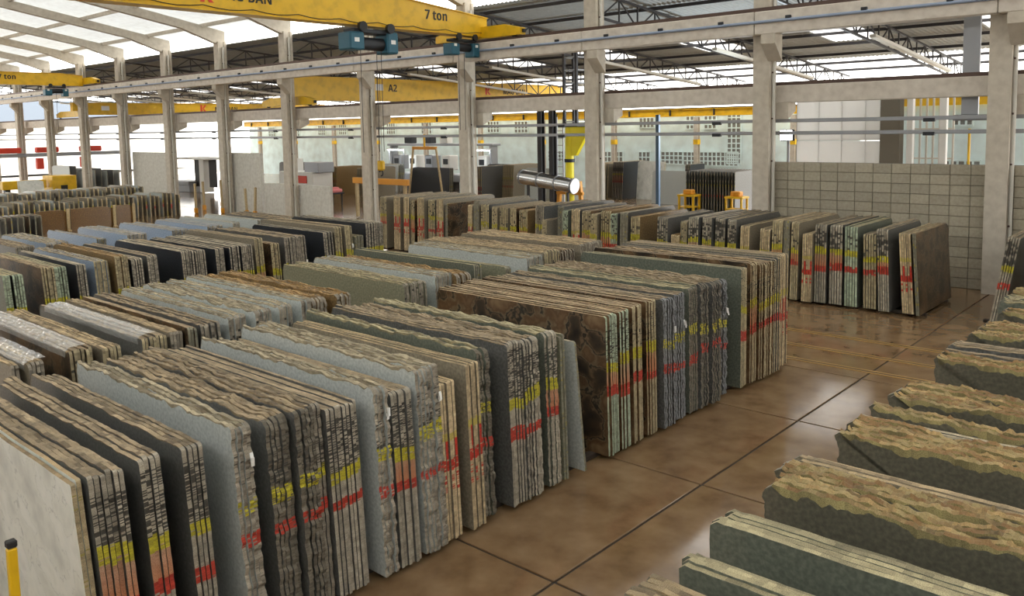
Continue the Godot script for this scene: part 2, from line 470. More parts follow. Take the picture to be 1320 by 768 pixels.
func edge_color(style: String, f: float, b: Dictionary, i: int, tone: float) -> Color:   # paint and ink on the end of a slab, f = share of the height
	var base: Array = EDGE[style]
	var ns: FastNoiseLite = b.noise
	var j := tone + 0.22 * ns.get_noise_2d(f * 30.0, i * 3.0 + 500.0) + rng.randf_range(-0.05, 0.05)
	var c := lin(minf(base[0] * j, 240), minf(base[1] * j, 240), minf(base[2] * j, 240))
	var s: float = b.slope * i + rng.randf_range(-0.004, 0.004)
	var k := rng.randf_range(0.86, 1.1)
	if style in ["cream", "plain"]:
		return c if rng.randf() < 0.95 else lin(164, 152, 84)
	if style == "letter":
		if absf(f - b.yellow - s) < b.yw * 0.8: return c.lerp(lin(206, 190, 66), 0.7)
		# strokes of red lettering, a tall upright and two rows
		if absf(f - b.red) < 0.035 and rng.randf() < 0.9: return lin(208 * k, 62 * k, 44 * k)
		if f > b.red + 0.04 and f < b.red + 0.17 and i % 3 == 1: return lin(208 * k, 62 * k, 44 * k)
		if f > b.red - 0.17 and f < b.red - 0.06 and i % 2 == 0 and rng.randf() < 0.5: return lin(206, 74, 54)
		return c
	var ink: float = {"ink": 0.5, "mint": 0.22, "pale": 0.1, "rag": 0.06, "dark": 0.14, "slate": 0.04}[style]
	if style in RAGGED and absf(f - b.dark) < 0.08: ink = 0.35
	if absf(f - b.yellow - s) < b.yw and rng.randf() < (0.7 if style in RAGGED else 0.97): return lin(196 * k, 186 * k, 52)
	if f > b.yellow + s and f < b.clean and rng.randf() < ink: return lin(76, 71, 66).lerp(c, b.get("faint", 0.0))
	if absf(f - b.red - s * 0.6) < b.rw and rng.randf() < (0.8 if style in RAGGED else 0.95): return lin(196 * k, 68 * k, 50 * k)
	if not style in RAGGED and f > b.red and f < b.yellow + s and b.orange: return lin(206, 134, 92).lerp(c, clampf((f - b.red) * 3.0, 0.1, 0.7))
	return c

func slab_mesh(kind: String, len_: float, h: float, t: float, style: String, rough: int, b: Dictionary, idx: int, ne: int, nt: int) -> ArrayMesh:
	# the painted end stands at x = 0, the slab reaches to x = -len_, y = 0 .. h, z = 0 .. -t
	var face := Mb.new()
	var edge := Mb.new()
	var amp: float = [0.004, 0.012, 0.024, 0.042][rough]
	var eamp: float = ([0.002, 0.004, 0.008, 0.012] if not style in RAGGED else [0.003, 0.008, 0.015, 0.02])[rough]
	var ns: FastNoiseLite = b.noise
	var off := idx * 0.35 + 10.0
	var r: float = b.radius
	var P := PackedVector2Array()
	var what := PackedByteArray()      # 0 end, 1 top, 2 far end, 3 bottom
	for i in ne + 1:
		var y := h * i / ne
		var x := ns.get_noise_2d(y * 14.0, off + 50.0) * eamp * 2.2
		var over := y - (h - r)
		if over > 0.0 and r > 0.0: x -= r - sqrt(maxf(r * r - over * over, 0.0))
		P.append(Vector2(x, y)); what.append(0)
	for i in range(1, nt + 1):
		var x := -len_ * i / nt
		var y := h + ns.get_noise_2d(x * 4.0, off * 0.8) * amp * 1.7 + ns.get_noise_2d(x * 22.0, off * 2.0) * amp * 0.7
		if rough == 3: y = h + ns.get_noise_2d(x * 1.6, off * 0.5) * 0.06 + ns.get_noise_2d(x * 9.0, idx * 9.7) * 0.024 + ns.get_noise_2d(x * 26.0, idx * 17.3) * 0.02
		if i < 2: y -= r * 0.1
		P.append(Vector2(x - r * (1.0 - float(i) / nt), y)); what.append(1)
	P[P.size() - 1] = Vector2(-len_, h - 0.06 - r)
	var nf := maxi(3, ne / 6)
	for i in range(1, nf + 1):
		P.append(Vector2(-len_ + rng.randf_range(-0.5, 0.5) * eamp, (h - 0.06 - r) * (1.0 - float(i) / nf))); what.append(2)
	what.append(3)
	var m := P.size()
	var mid := Vector2(-len_ / 2.0, h / 2.0)
	var white := Color.WHITE
	var tc: Array = TOP[kind]
	var margin: float = [0.0, 0.012, 0.028, 0.055][rough]
	var raw := PackedFloat32Array()
	for i in m:
		raw.append(margin * (0.8 + 1.1 * ns.get_noise_2d(P[i].x * 7.0, off * 1.3 + 70.0)))
	for i in m:
		var p := P[i]
		var q := P[(i + 1) % m]
		var pl := p      # the polished face ends short of the raw top edge
		var ql := q
		if what[i] == 1: pl.y -= raw[i]
		if i + 1 < m and what[i + 1] == 1: ql.y -= raw[i + 1]
		if pl != p or ql != q:
			var u := ns.get_noise_2d(p.x * 6.0, off * 2.0 + 190.0)
			var j := 0.95 + 0.3 * u + rng.randf_range(-0.06, 0.06)
			var rc := lin(tc[0] * j, tc[1] * j, tc[2] * j) if rough < 3 else lin(172 * j, 160 * j, 112 * j)
			edge.quad(Vector3(pl.x, pl.y, 0), Vector3(p.x, p.y, 0), Vector3(q.x, q.y, 0), Vector3(ql.x, ql.y, 0), rc)
			edge.quad(Vector3(ql.x, ql.y, -t), Vector3(q.x, q.y, -t), Vector3(p.x, p.y, -t), Vector3(pl.x, pl.y, -t), rc)
		face.tri(Vector3(mid.x, mid.y, 0), Vector3(pl.x, pl.y, 0), Vector3(ql.x, ql.y, 0), white)
		face.tri(Vector3(mid.x, mid.y, -t), Vector3(ql.x, ql.y, -t), Vector3(pl.x, pl.y, -t), white)
	var tone := rng.randf_range(0.86, 1.06)
	# edges: a strip with a ridge in the middle, chipped towards the two faces
	var chip := PackedVector2Array()
	for i in m:
		chip.append(Vector2(absf(ns.get_noise_2d(P[i].x * (26.0 if rough == 3 else 15.0), off * 11.0)) * amp * (1.1 if rough == 3 else 0.6), 0.0))
	for i in m:
		var k := (i + 1) % m
		var p := P[i]
		var q := P[k]
		var w: int = what[k] if k > 0 else 3
		var col: Color
		if w == 0:
			col = edge_color(style, (p.y + q.y) / 2.0 / h, b, idx, tone)
		elif w == 1:
			var u := ns.get_noise_2d(p.x * 4.0, off * 2.0 + 90.0)
			var j := tone + 0.3 * u + rng.randf_range(-0.07, 0.07)
			col = lin(minf(tc[0] * j, 235), minf(tc[1] * j, 232), minf(tc[2] * j, 225))
			var u2 := ns.get_noise_2d(p.x * 5.0, idx * 7.7 + 300.0)
			if rough == 3:      # rust and lichen-pale raw stone in patches
				if u2 > 0.15: col = lin(140, 102, 64).lerp(col, 0.4)
				elif u2 < -0.15: col = lin(184, 168, 120).lerp(col, 0.5)
			elif rough > 0 and u2 > 0.28: col = lin(104, 90, 72).lerp(col, 0.3)
		else:
			var j := rng.randf_range(0.7, 1.1)
			col = lin(140 * j, 130 * j, 112 * j)
		if w == 1 and rough > 0:
			var zp := -t * 0.5
			var pf := Vector3(p.x, p.y, 0)
			var qf := Vector3(q.x, q.y, 0)
			var pm := Vector3(p.x, p.y + chip[i].x, zp)
			var qm := Vector3(q.x, q.y + chip[k].x, zp)
			var pb := Vector3(p.x, p.y, -t)
			var qb := Vector3(q.x, q.y, -t)
			edge.quad(pf, pm, qm, qf, col)
			edge.quad(pm, pb, qb, qm, col)
		else:
			edge.quad(Vector3(p.x, p.y, 0), Vector3(p.x, p.y, -t), Vector3(q.x, q.y, -t), Vector3(q.x, q.y, 0), col)
	var am := ArrayMesh.new()
	face.add_to(am, M[kind])
	edge.add_to(am, M.edge)
	return am

func bundle_look(style: String, rough: int) -> Dictionary:
	var ns := FastNoiseLite.new()
	ns.seed = rng.randi() % 100000
	ns.frequency = 0.5
	ns.fractal_octaves = 4
	return {"noise": ns, "yellow": rng.randf_range(0.63, 0.68), "yw": rng.randf_range(0.028, 0.045), "red": rng.randf_range(0.42, 0.5), "rw": rng.randf_range(0.025, 0.045), "orange": rng.randf() < 0.6, "clean": rng.randf_range(0.9, 0.97),
		"slope": rng.randf_range(-0.006, 0.004), "dark": rng.randf_range(0.45, 0.85), "radius": rng.randf_range(0.015, 0.05) + (0.03 if rough == 2 else 0.0)}

func make_slab(kind: String, mesh: Mesh, label: String, group: String, tf: Transform3D) -> MeshInstance3D:
	var o := top_mesh(kind + "_slab", mesh, label, "stone slab", Vector3.ZERO, group, "thing")
	o.transform = tf
	return o

const TAGS := {"aisle row": [[5, 0.89], [10, 0.9], [12, 0.92], [25, 0.84], [26, 0.84], [30, 0.8]], "second row": [], "third row": [[17, 0.86], [20, 0.8]]}

func paper_tag(o: Node3D, at: Vector3) -> void:      # crumpled white paper label stuck to the end
	var mb := Mb.new()
	for k in 4:
		var bs := Basis.from_euler(Vector3(rng.randf_range(-0.25, 0.25), rng.randf_range(1.2, 1.9), 0.0))
		mb.box(Vector3(0.008 * k, rng.randf_range(-0.03, 0.03), rng.randf_range(-0.004, 0.004)), Vector3(0.032, 0.085, 0.003), Color.WHITE, bs)
	part(o, "paper_tag", mb.mesh(M.paper), at)

func plastic_wrap(o: Node3D, k: int, l: float, h: float) -> void:      # crumpled clear film thrown over the top edges
	var mb := Mb.new()
	var ns := FastNoiseLite.new()
	ns.seed = k
	ns.frequency = 0.9
	var g := []
	for i in 41:
		var row := []
		for j in 13:
			var x := -l * 0.02 - l * 0.9 * i / 40.0
			var d := 0.06 - 0.26 * j / 12.0      # from hanging over the face to lying on the top edges
			var y := h + 0.035 + 0.02 * ns.get_noise_2d(x * 6.0, j * 0.8)
			var z := d - 0.02
			if d > 0.0:
				y = h + 0.02 - d * 1.6
				z = 0.02 + 0.02 * absf(ns.get_noise_2d(x * 5.0, j * 1.1 + 20.0))
			row.append(Vector3(x, y, z))
		g.append(row)
	for i in 40:
		for j in 12:
			mb.quad(g[i][j], g[i][j + 1], g[i + 1][j + 1], g[i + 1][j])
	part(o, "plastic_wrap", mb.mesh(M.film))

# rows whose slabs reach along x: the painted ends stand at x_end, the bundles follow one another towards -z
func slab_row(rows: Array, x_end: float, turn: float, len_: float, near: bool, place: String, group: String) -> void:
	var at := 0
	for e in rows:
		at += 1
		var kind: String = e[0]
		var n: int = e[2]
		var h: float = e[3]
		var pitch := 0.046
		if e[5] == 3:
			pitch = 0.062
			n = maxi(2, int(n * 0.046 / pitch))
		var look := bundle_look(e[4], e[5])
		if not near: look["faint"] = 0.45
		var lean: float = deg_to_rad(e[6])
		var shift := rng.randf_range(-0.07, 0.05)
		var text := "%s %s slab, %s bundle %s" % [LOOK[e[4]], STONE[kind], ordinal(at), place]
		if kind == "white_marble": text = "white veined marble slab standing at the end of the aisle row"
		for i in n:
			var t := pitch * (rng.randf_range(0.72, 0.86) if e[5] < 3 and turn == 0.0 else 0.95)
			var l := len_ + rng.randf_range(-0.12, 0.08)
			var m := slab_mesh(kind, l, h + rng.randf_range(-0.015, 0.015), t, e[4], e[5], look, i, (200 if turn == 0.0 and x_end > -7.0 else 60) if near else 96, (64 if near else 26) + (70 if e[5] == 3 else 0))
			var zt: float = e[1] - i * pitch
			var bs := Basis(Vector3.RIGHT, lean)
			var pos := Vector3(x_end + shift + rng.randf_range(-0.02, 0.02), 0.07, zt - h * sin(lean))
			if turn != 0.0:      # the right-hand row shows its other end to the aisle
				bs = bs * Basis(Vector3.UP, PI)
				pos.z -= t
			var o := make_slab(kind, m, text, "%s bundle of the %s" % [ordinal(at), group], Transform3D(bs, pos))
			for g in TAGS.get(group, []):
				if g[0] == at and i == n - 1: paper_tag(o, Vector3(0.012, h * g[1] - 0.03 * i, -t / 2.0))
			if group == "second row" and at in [2, 3, 5] and i == 0: plastic_wrap(o, at, l, h)

# the row before the columns: its slabs reach along -z, the bundles follow one another along x
func back_row(rows: Array, z_end: float, len_: float, place := "along the columns from the block wall", group := "row before the columns") -> void:
	var at := rows.size() + 1
	for e in rows:
		at -= 1
		var kind: String = e[0]
		var n: int = mini(e[2], 5)
		var pitch: float = minf(e[7] * e[2] / n, 0.075)
		var h: float = e[3]
		var look := bundle_look(e[4], e[5])
		var lean: float = deg_to_rad(e[6])
		var shift := rng.randf_range(-0.1, 0.08)
		var text := "%s %s slab, %s bundle %s" % [LOOK[e[4]], STONE[kind], ordinal(at), place]
		for i in n:
			var t := minf(pitch * rng.randf_range(0.72, 0.86), 0.05)
			var m := slab_mesh(kind, len_ + rng.randf_range(-0.15, 0.1), h + rng.randf_range(-0.015, 0.015), t, e[4], e[5], look, i, 40, 22)
			var bs := Basis(Vector3.BACK, -lean) * Basis(Vector3.UP, -PI / 2.0)
			var pos := Vector3(e[1] + (i + 1) * pitch - h * sin(lean), 0.07 + t * absf(sin(lean)) + 0.002, z_end + shift)
			make_slab(kind, m, text, "%s bundle of the %s" % [ordinal(at), group], Transform3D(bs, pos))

func bearers() -> void:      # timber bearers the slabs stand on
	for r in [[-6.75, -1.9, -15.2, "aisle row"], [-9.4, -1.9, -15.2, "aisle row"], [-10.8, -2.9, -14.8, "middle row"], [-13.5, -2.9, -14.8, "middle row"], [-17.5, -4.9, -14.4, "third row"], [-20.0, -4.9, -14.4, "third row"], [-21.7, -6.4, -14.5, "fourth row"], [-24.2, -6.4, -14.5, "fourth row"], [-2.1, -3.3, -13.9, "row across the aisle"], [0.4, -3.3, -13.9, "row across the aisle"]]:
		var mb := Mb.new()
		mb.bevel(Vector3(0, 0.035, 0), Vector3(0.12, 0.07, r[1] - r[2]), 0.008)
		top_mesh("timber_bearer", mb.mesh(M.joint), "dark timber bearer lying under the slabs of the %s" % r[3], "timber", Vector3(r[0], 0, (r[1] + r[2]) / 2.0), "bearers under the " + r[3])
	for z in [-21.0, -22.8]:
		var mc := Mb.new()
		mc.bevel(Vector3(0, 0.035, 0), Vector3(2.6, 0.07, 0.12), 0.008)
		top_mesh("timber_bearer", mc.mesh(M.joint), "short timber bearer under the leaning bundles", "timber", Vector3(-3.2, 0, z), "bearers under the leaning bundles")
	for z in [-20.8, -22.6]:
		var mb := Mb.new()
		mb.bevel(Vector3(0, 0.035, 0), Vector3(19.7, 0.07, 0.12), 0.008)
		top_mesh("timber_bearer", mb.mesh(M.joint), "dark timber bearer under the slab row before the columns", "timber", Vector3(-15.5, 0, z), "bearers under the column row")

# ------------------------------------------------------------------ setting
func col_x(i: int) -> float:
	return COL_X0 - COL_DX * i

func structure(called: String, label := "", category := "structure") -> Node3D:
	return thing(called, label, category, Vector3.ZERO, "", "structure")

func build_floor() -> void:
	var f := structure("floor", "polished brown concrete floor cut into large panels", "floor")
	var mb := Mb.new()
	mb.box(Vector3(-38, -0.11, -22.1), Vector3(104, 0.18, 56.0))
	part(f, "joint_bed", mb.mesh(M.joint))
	var xs := [14.0, 6.87, 0.87, -5.13, -11.13, -17.13, -23.13, -35.13, -47.13, -59.13, -71.13, -90.0]
	var zs := [5.8, -0.28, -3.27, -6.27, -9.27, -12.26, -15.0, -19.4, -25.0, -31.0, -37.0, -43.0, -50.0]
	for i in xs.size() - 1:
		for j in zs.size() - 1:
			var g := 0.036
			var b := Mb.new()
			b.bevel(Vector3.ZERO, Vector3(xs[i] - xs[i + 1] - g, 0.1, zs[j] - zs[j + 1] - g), 0.006)
			part(f, "floor_panel", b.mesh(M.floor), Vector3((xs[i] + xs[i + 1]) / 2.0, -0.05, (zs[j] + zs[j + 1]) / 2.0))
	# three steel-edged tracks let into the floor beside the aisle
	var k := 0
	for z in [-17.72, -16.55, -15.52]:
		k += 1
		var t := structure("trim_%d" % k, "%s brass-edged floor track, counting from the column row" % ordinal(k), "floor track")
		for s in [-1, 1]:
			pbox(t, "edge_strip", Vector3(-2.0, 0.004, z + s * 0.06), Vector3(18.0, 0.014, 0.05), M.brass, 0.003)
		pbox(t, "groove", Vector3(-2.0, 0.003, z), Vector3(18.0, 0.006, 0.06), M.joint)
	var y := Mb.new()
	y.box(Vector3(-60, -0.4, -40), Vector3(360, 0.3, 300))
	top_mesh("ground", y.mesh(M.yard), "pale paved yard around the hall", "ground", Vector3.ZERO, "", "structure")

func column_mesh(h: float) -> ArrayMesh:      # grooved on the two faces along the row
	var w := 0.26
	var d := 0.25
	var g := 0.05
	var poly := PackedVector2Array([Vector2(-w, -d), Vector2(w, -d), Vector2(w, -0.11), Vector2(w - g, -0.08), Vector2(w - g, 0.08), Vector2(w, 0.11), Vector2(w, d), Vector2(-w, d), Vector2(-w, 0.11), Vector2(-w + g, 0.08), Vector2(-w + g, -0.08), Vector2(-w, -0.11)])
	var mb := Mb.new()
	mb.extrude(poly, Transform3D(Basis(Vector3.RIGHT, PI / 2.0), Vector3.ZERO), h)
	return mb.mesh(M.concrete)

func build_columns() -> void:
	var shaft := column_mesh(9.6)
	var near := Mb.new()       # bracket for the higher crane beam, towards the slabs
	near.extrude(PackedVector2Array([Vector2(0, 0), Vector2(0.5, 0.5), Vector2(0.5, 0.78), Vector2(0, 0.78)]), Transform3D(Basis(Vector3.UP, -PI / 2.0), Vector3(0.22, 0, 0)), 0.44)
	var nm := near.mesh(M.concrete)
	var far := Mb.new()        # bracket for the lower crane beam, away from them
	far.extrude(PackedVector2Array([Vector2(0, 0.5), Vector2(0, 0), Vector2(-0.56, 0.24), Vector2(-0.56, 0.5)]), Transform3D(Basis(Vector3.UP, -PI / 2.0), Vector3(0.22, 0, 0)), 0.44)
	var fm := far.mesh(M.concrete)
	var cd := Mb.new()
	cd.tube(Vector3(0, 0.0, 0), Vector3(0, 9.3, 0), 0.055, 0.055, 8)
	var cm := cd.mesh(M.pvc)
	var cl := Mb.new()
	cl.bevel(Vector3.ZERO, Vector3(0.05, 0.05, 0.16), 0.008)
	var clm := cl.mesh(M.rail_steel)
	for i in range(-2, COL_N + 1):
		var t := structure("concrete_column", "grooved concrete column, %s along from the one ending the block wall" % ordinal(i) if i > 0 else ("grooved concrete column standing at the end of the block wall" if i == 0 else "grooved concrete column standing in line with the block wall"), "column")
		t.position = Vector3(col_x(i), 0, COL_Z)
		part(t, "shaft", shaft)
		part(t, "bracket", nm, Vector3(0, 6.42, 0.24))
		part(t, "bracket", fm, Vector3(0, 4.68, -0.24))
		part(t, "conduit", cm, Vector3(0.3, 0, 0.0))
		for y in [1.8, 3.4, 4.7, 6.1, 8.4]:
			part(t, "clamp", clm, Vector3(0.29, y, 0.0))

func build_crane_beams() -> void:
	for i in range(-2, COL_N):
		var xa := col_x(i)
		var xb := col_x(i + 1)
		var l := xa - xb
		var xm := (xa + xb) / 2.0
		var where := "above the block wall" if i < 0 else "%s span from the block wall column" % ordinal(i + 1)
		var t := structure("crane_beam", "pale concrete crane beam with blue conduit, %s" % where, "beam")
		t.position = Vector3(xm, 0, -24.08)
		pbox(t, "beam_body", Vector3(0, 7.54, 0), Vector3(l - 0.02, 0.68, 0.36), M.beam, 0.02)
		var r := Mb.new()
		r.box(Vector3(0, 7.9, 0), Vector3(l, 0.04, 0.2)); r.box(Vector3(0, 7.965, 0), Vector3(l, 0.09, 0.06))
		part(t, "crane_rail", r.mesh(M.rail_steel))
		var c := Mb.new()
		c.tube(Vector3(-l / 2.0, 7.56, 0.23), Vector3(l / 2.0, 7.56, 0.23), 0.045, 0.045, 8)
		part(t, "conduit", c.mesh(M.conduit))
		for k in 3:
			pbox(t, "conduit_bracket", Vector3(-l / 2.0 + (k + 0.5) * l / 3.0, 7.64, 0.22), Vector3(0.16, 0.09, 0.09), M.dark, 0.01)
		var u := structure("lower_crane_beam", "pale concrete crane beam behind the columns, %s" % where, "beam")
		u.position = Vector3(xm, 0, -25.28)
		pbox(u, "beam_body", Vector3(0, 5.45, 0), Vector3(l - 0.02, 0.54, 0.34), M.beam, 0.02)
		var q := Mb.new()
		q.box(Vector3(0, 5.73, 0), Vector3(l, 0.04, 0.2)); q.box(Vector3(0, 5.79, 0), Vector3(l, 0.09, 0.06))
		part(u, "crane_rail", q.mesh(M.rail_steel))
		for y in [4.63, 4.25]:
			var p := structure("cable_duct", "grey cable duct running %s the other behind the columns, %s" % ["above" if y > 4.4 else "below", where], "duct")
			p.position = Vector3(xm, y, -25.05)
			pbox(p, "duct_body", Vector3.ZERO, Vector3(l, 0.11, 0.1), M.galv, 0.012)
			pbox(p, "joint_cover", Vector3(l * 0.22, -0.05, 0.03), Vector3(0.3, 0.1, 0.12), M.dark, 0.01)

func corrugated(width: float, a: Vector3, b: Vector3, m: Material, pitch := 0.21) -> ArrayMesh:      # a sheet of that width along x, from a to b
	var mb := Mb.new()
	var n := int(round(width / pitch)) * 4
	var d := b - a
	var nn := d.cross(Vector3.RIGHT).normalized()
	if nn.y < 0: nn = -nn
	for i in n:
		var x0 := -width / 2.0 + width * i / n
		var x1 := -width / 2.0 + width * (i + 1) / n
		var w0 := sin(TAU * i / 4.0 + 0.785) * 0.028
		var w1 := sin(TAU * (i + 1) / 4.0 + 0.785) * 0.028
		var p := a + Vector3(x0, 0, 0) + nn * w0
		var q := a + Vector3(x1, 0, 0) + nn * w1
		mb.quad(p, q, q + d, p + d)
	return mb.mesh(m)

# hall over the camera: concrete rafters with a ridge at z = -10; the far hall: lattice trusses falling towards -z
const R1_EAVE := Vector3(0, 10.3, -24.9)
const R1_RIDGE := Vector3(0, 13.05, -10.0)
const R1_NEAR := Vector3(0, 10.62, 5.6)
const R2_TOP := Vector3(0, 9.5, -25.0)
const R2_LOW := Vector3(0, 7.35, -49.6)

func build_roofs() -> void:
	# rafters
	var raf := Mb.new()
	raf.extrude(PackedVector2Array([Vector2(24.9, 9.35), Vector2(24.9, 10.18), Vector2(10.0, 12.93), Vector2(-5.4, 10.5), Vector2(-5.4, 9.35), Vector2(-4.6, 9.6), Vector2(-2.4, 10.42), Vector2(10.0, 12.45), Vector2(22.4, 10.2), Vector2(24.2, 9.55)]), Transform3D(Basis(Vector3.UP, PI / 2.0), Vector3(-0.16, 0, 0)), -0.32)
	var rm := raf.mesh(M.concrete)
	for i in range(-1, COL_N + 1):
		var o := top_mesh("roof_rafter", rm, "concrete roof rafter rising from the %s" % ("%s column along from the block wall column" % ordinal(i) if i > 0 else "column at the block wall"), "rafter", Vector3(col_x(i), 0, 0), "", "structure")
	var up := (R1_RIDGE - R1_EAVE)
	var k := 0
	for side in 2:
		for s in 4:
			var f := (s + 0.35) / 4.0
			var p: Vector3 = R1_EAVE.lerp(R1_RIDGE, f) if side == 0 else R1_NEAR.lerp(R1_RIDGE, f)
			var mb := Mb.new()
			mb.box(Vector3.ZERO, Vector3(104, 0.2, 0.1))
			top_mesh("roof_purlin", mb.mesh(M.concrete), "thin concrete purlin under the pale roof, %s up from the %s eave" % [ordinal(s + 1), "column" if side == 0 else "wall"], "purlin", Vector3(-38, p.y - 0.12, p.z), "", "structure")
	var ceil1 := structure("ceiling", "pale corrugated roof with translucent sheets over the slab hall", "roof")
	var w := 2.153
	for side in 2:
		var a := R1_EAVE + Vector3(0, 0, -0.4) if side == 0 else R1_NEAR
		var plain := corrugated(w, a, R1_RIDGE, M.sheet_white)
		var clear := corrugated(w, a, R1_RIDGE, M.skylight)
		for j in 48:
			var lit := false
			part(ceil1, "skylight_sheet" if lit else "roof_sheet", clear if lit else plain, Vector3(13.0 - w * (j + 0.5), 0, 0))
	# far hall
	var ceil2 := structure("ceiling", "grey corrugated roof with skylight strips over the far hall", "roof")
	var cuts := [0.0, 0.3, 0.58, 0.78, 1.0]
	for s in 4:
		var a := R2_TOP.lerp(R2_LOW, cuts[s])
		var b := R2_TOP.lerp(R2_LOW, cuts[s + 1])
		var plain := corrugated(w, a, b, M.sheet_roof)
		var clear := corrugated(w, a, b, M.skylight)
		for j in 48:
			var lit := s == 3 or (s == 1 and j % 3 == 0)
			part(ceil2, "skylight_sheet" if lit else "roof_sheet", clear if lit else plain, Vector3(13.0 - w * (j + 0.5), 0, 0))
	for s in 9:
		var p := R2_TOP.lerp(R2_LOW, (s + 0.3) / 9.0)
		var mb := Mb.new()
		mb.box(Vector3.ZERO, Vector3(104, 0.13, 0.06))
		top_mesh("roof_purlin", mb.mesh(M.steel_dark), "dark steel purlin under the far roof, %s from the column row" % ordinal(s + 1), "purlin", Vector3(-38, p.y - 0.11, p.z), "", "structure")
	for i in range(-2, COL_N + 1):
		var t := structure("roof_truss", "dark steel lattice truss of the far roof, %s" % ("leaving the %s column along from the block wall column" % ordinal(i) if i > 0 else ("above the column at the block wall" if i == 0 else "beyond the block wall column")), "truss")
		t.position = Vector3(col_x(i), 0, 0)
		var drop := Vector3(0, -0.2, 0)
		var deep := Vector3(0, -1.05, 0)
		var c := Mb.new()
		c.bar(R2_TOP + drop, R2_LOW + drop, 0.1, 0.08)
		part(t, "top_chord", c.mesh(M.steel_dark))
		c = Mb.new()
		c.bar(R2_TOP + deep, R2_LOW + deep, 0.1, 0.08)
		part(t, "bottom_chord", c.mesh(M.steel_dark))
		c = Mb.new()
		c.bar(R2_TOP.lerp(R2_LOW, 0.3) + Vector3(0.6, -1.15, 0), R2_TOP.lerp(R2_LOW, 0.72) + Vector3(0.6, -1.15, 0), 0.22, 0.12)
		part(t, "cable_tray", c.mesh(M.pvc))
		var n := 20
		for j in n:
			var p := R2_TOP.lerp(R2_LOW, float(j) / n)
			var q := R2_TOP.lerp(R2_LOW, float(j + 1) / n)
			var s := Mb.new()
			s.bar(p + drop, p + deep, 0.05, 0.05)
			part(t, "strut", s.mesh(M.steel_dark))
			s = Mb.new()
			if j % 2 == 0: s.bar(p + deep, q + drop, 0.045, 0.045)
			else: s.bar(p + drop, q + deep, 0.045, 0.045)
			part(t, "brace", s.mesh(M.steel_dark))

func build_walls() -> void:
	# block wall behind the slab row, in stack bond
	var t := structure("wall_back", "grey concrete block wall standing between the columns", "wall")
	pbox(t, "mortar", Vector3(-0.4, 1.68, -25.0), Vector3(22.4, 3.36, 0.15), M.mortar)
	var bw := 0.508
	var bh := 0.28
	var variants := []
	for k in 8:
		var mb := Mb.new()
		var j := rng.randf_range(0.84, 1.05)
		mb.bevel(Vector3.ZERO, Vector3(bw - 0.014, bh - 0.014, 0.16), 0.008, lin(176 * j, 168 * j, 150 * j))
		variants.append(mb.mesh(M.block))
	for r in 12:
		for c in 22:
			part(t, "block", variants[rng.randi() % 8], Vector3(-11.35 + bw * (c + 0.5), bh * (r + 0.5), -24.975 + rng.randf_range(-0.004, 0.004)))
	# walls that close the hall outside the frame
	var n := structure("wall_front", "pale rendered wall closing the slab hall", "wall")
	pbox(n, "wall_body", Vector3(-38, 4.5, 5.9), Vector3(104, 9.0, 0.25), M.white_wall)
	var e := structure("wall_right", "pale rendered end wall of the slab hall", "wall")
	pbox(e, "wall_body", Vector3(13.2, 5.3, -9.6), Vector3(0.25, 10.6, 31.2), M.white_wall)

# ------------------------------------------------------------------ overhead cranes
func lettering(parent: Node, s: String, height: float, at: Vector3, m: Material) -> void:      # on a face turned to +x, read towards -z
	var o := part(parent, "lettering", text_mesh(s, height, m), at)
	o.rotation.y = PI / 2.0

func logo(parent: Node, at: Vector3, s: float) -> void:      # red angular emblem of three strokes
	var mb := Mb.new()
	var tf := Transform3D(Basis(Vector3.UP, PI / 2.0), Vector3(0.012, 0, 0))
	mb.extrude(PackedVector2Array([Vector2(-0.5, -0.5) * s, Vector2(-0.2, -0.5) * s, Vector2(-0.2, 0.5) * s, Vector2(-0.5, 0.5) * s]), tf, 0.012)
	mb.extrude(PackedVector2Array([Vector2(-0.15, 0.0) * s, Vector2(0.05, -0.05) * s, Vector2(0.5, 0.5) * s, Vector2(0.15, 0.5) * s]), tf, 0.012)
	mb.extrude(PackedVector2Array([Vector2(-0.15, -0.08) * s, Vector2(0.15, -0.5) * s, Vector2(0.5, -0.5) * s, Vector2(0.08, -0.1) * s]), tf, 0.012)
	part(parent, "emblem", mb.mesh(M.red), at)

func end_truck(parent: Node, at: Vector3) -> void:      # wheeled carriage on the rail, along x
	var mb := Mb.new()
	mb.extrude(PackedVector2Array([Vector2(-2.3, 0.0), Vector2(2.3, 0.0), Vector2(2.3, 0.26), Vector2(1.5, 0.44), Vector2(-1.5, 0.44), Vector2(-2.3, 0.26)]), Transform3D(Basis.IDENTITY, Vector3(0, 0.04, 0.15)), 0.3)
	var t := part(parent, "end_truck", mb.mesh(M.yellow), at)
	var wheel := Mb.new()
	wheel.tube(Vector3(0, 0, -0.06), Vector3(0, 0, 0.06), 0.12, 0.12, 14)
	for x in [-1.9, 1.9]:
		part(t, "wheel", wheel.mesh(M.dark), Vector3(x, 0.1, 0.0))
	for x in [-2.36, 2.36]:
		pbox(t, "buffer", Vector3(x, 0.18, 0), Vector3(0.12, 0.14, 0.14), M.black, 0.02)

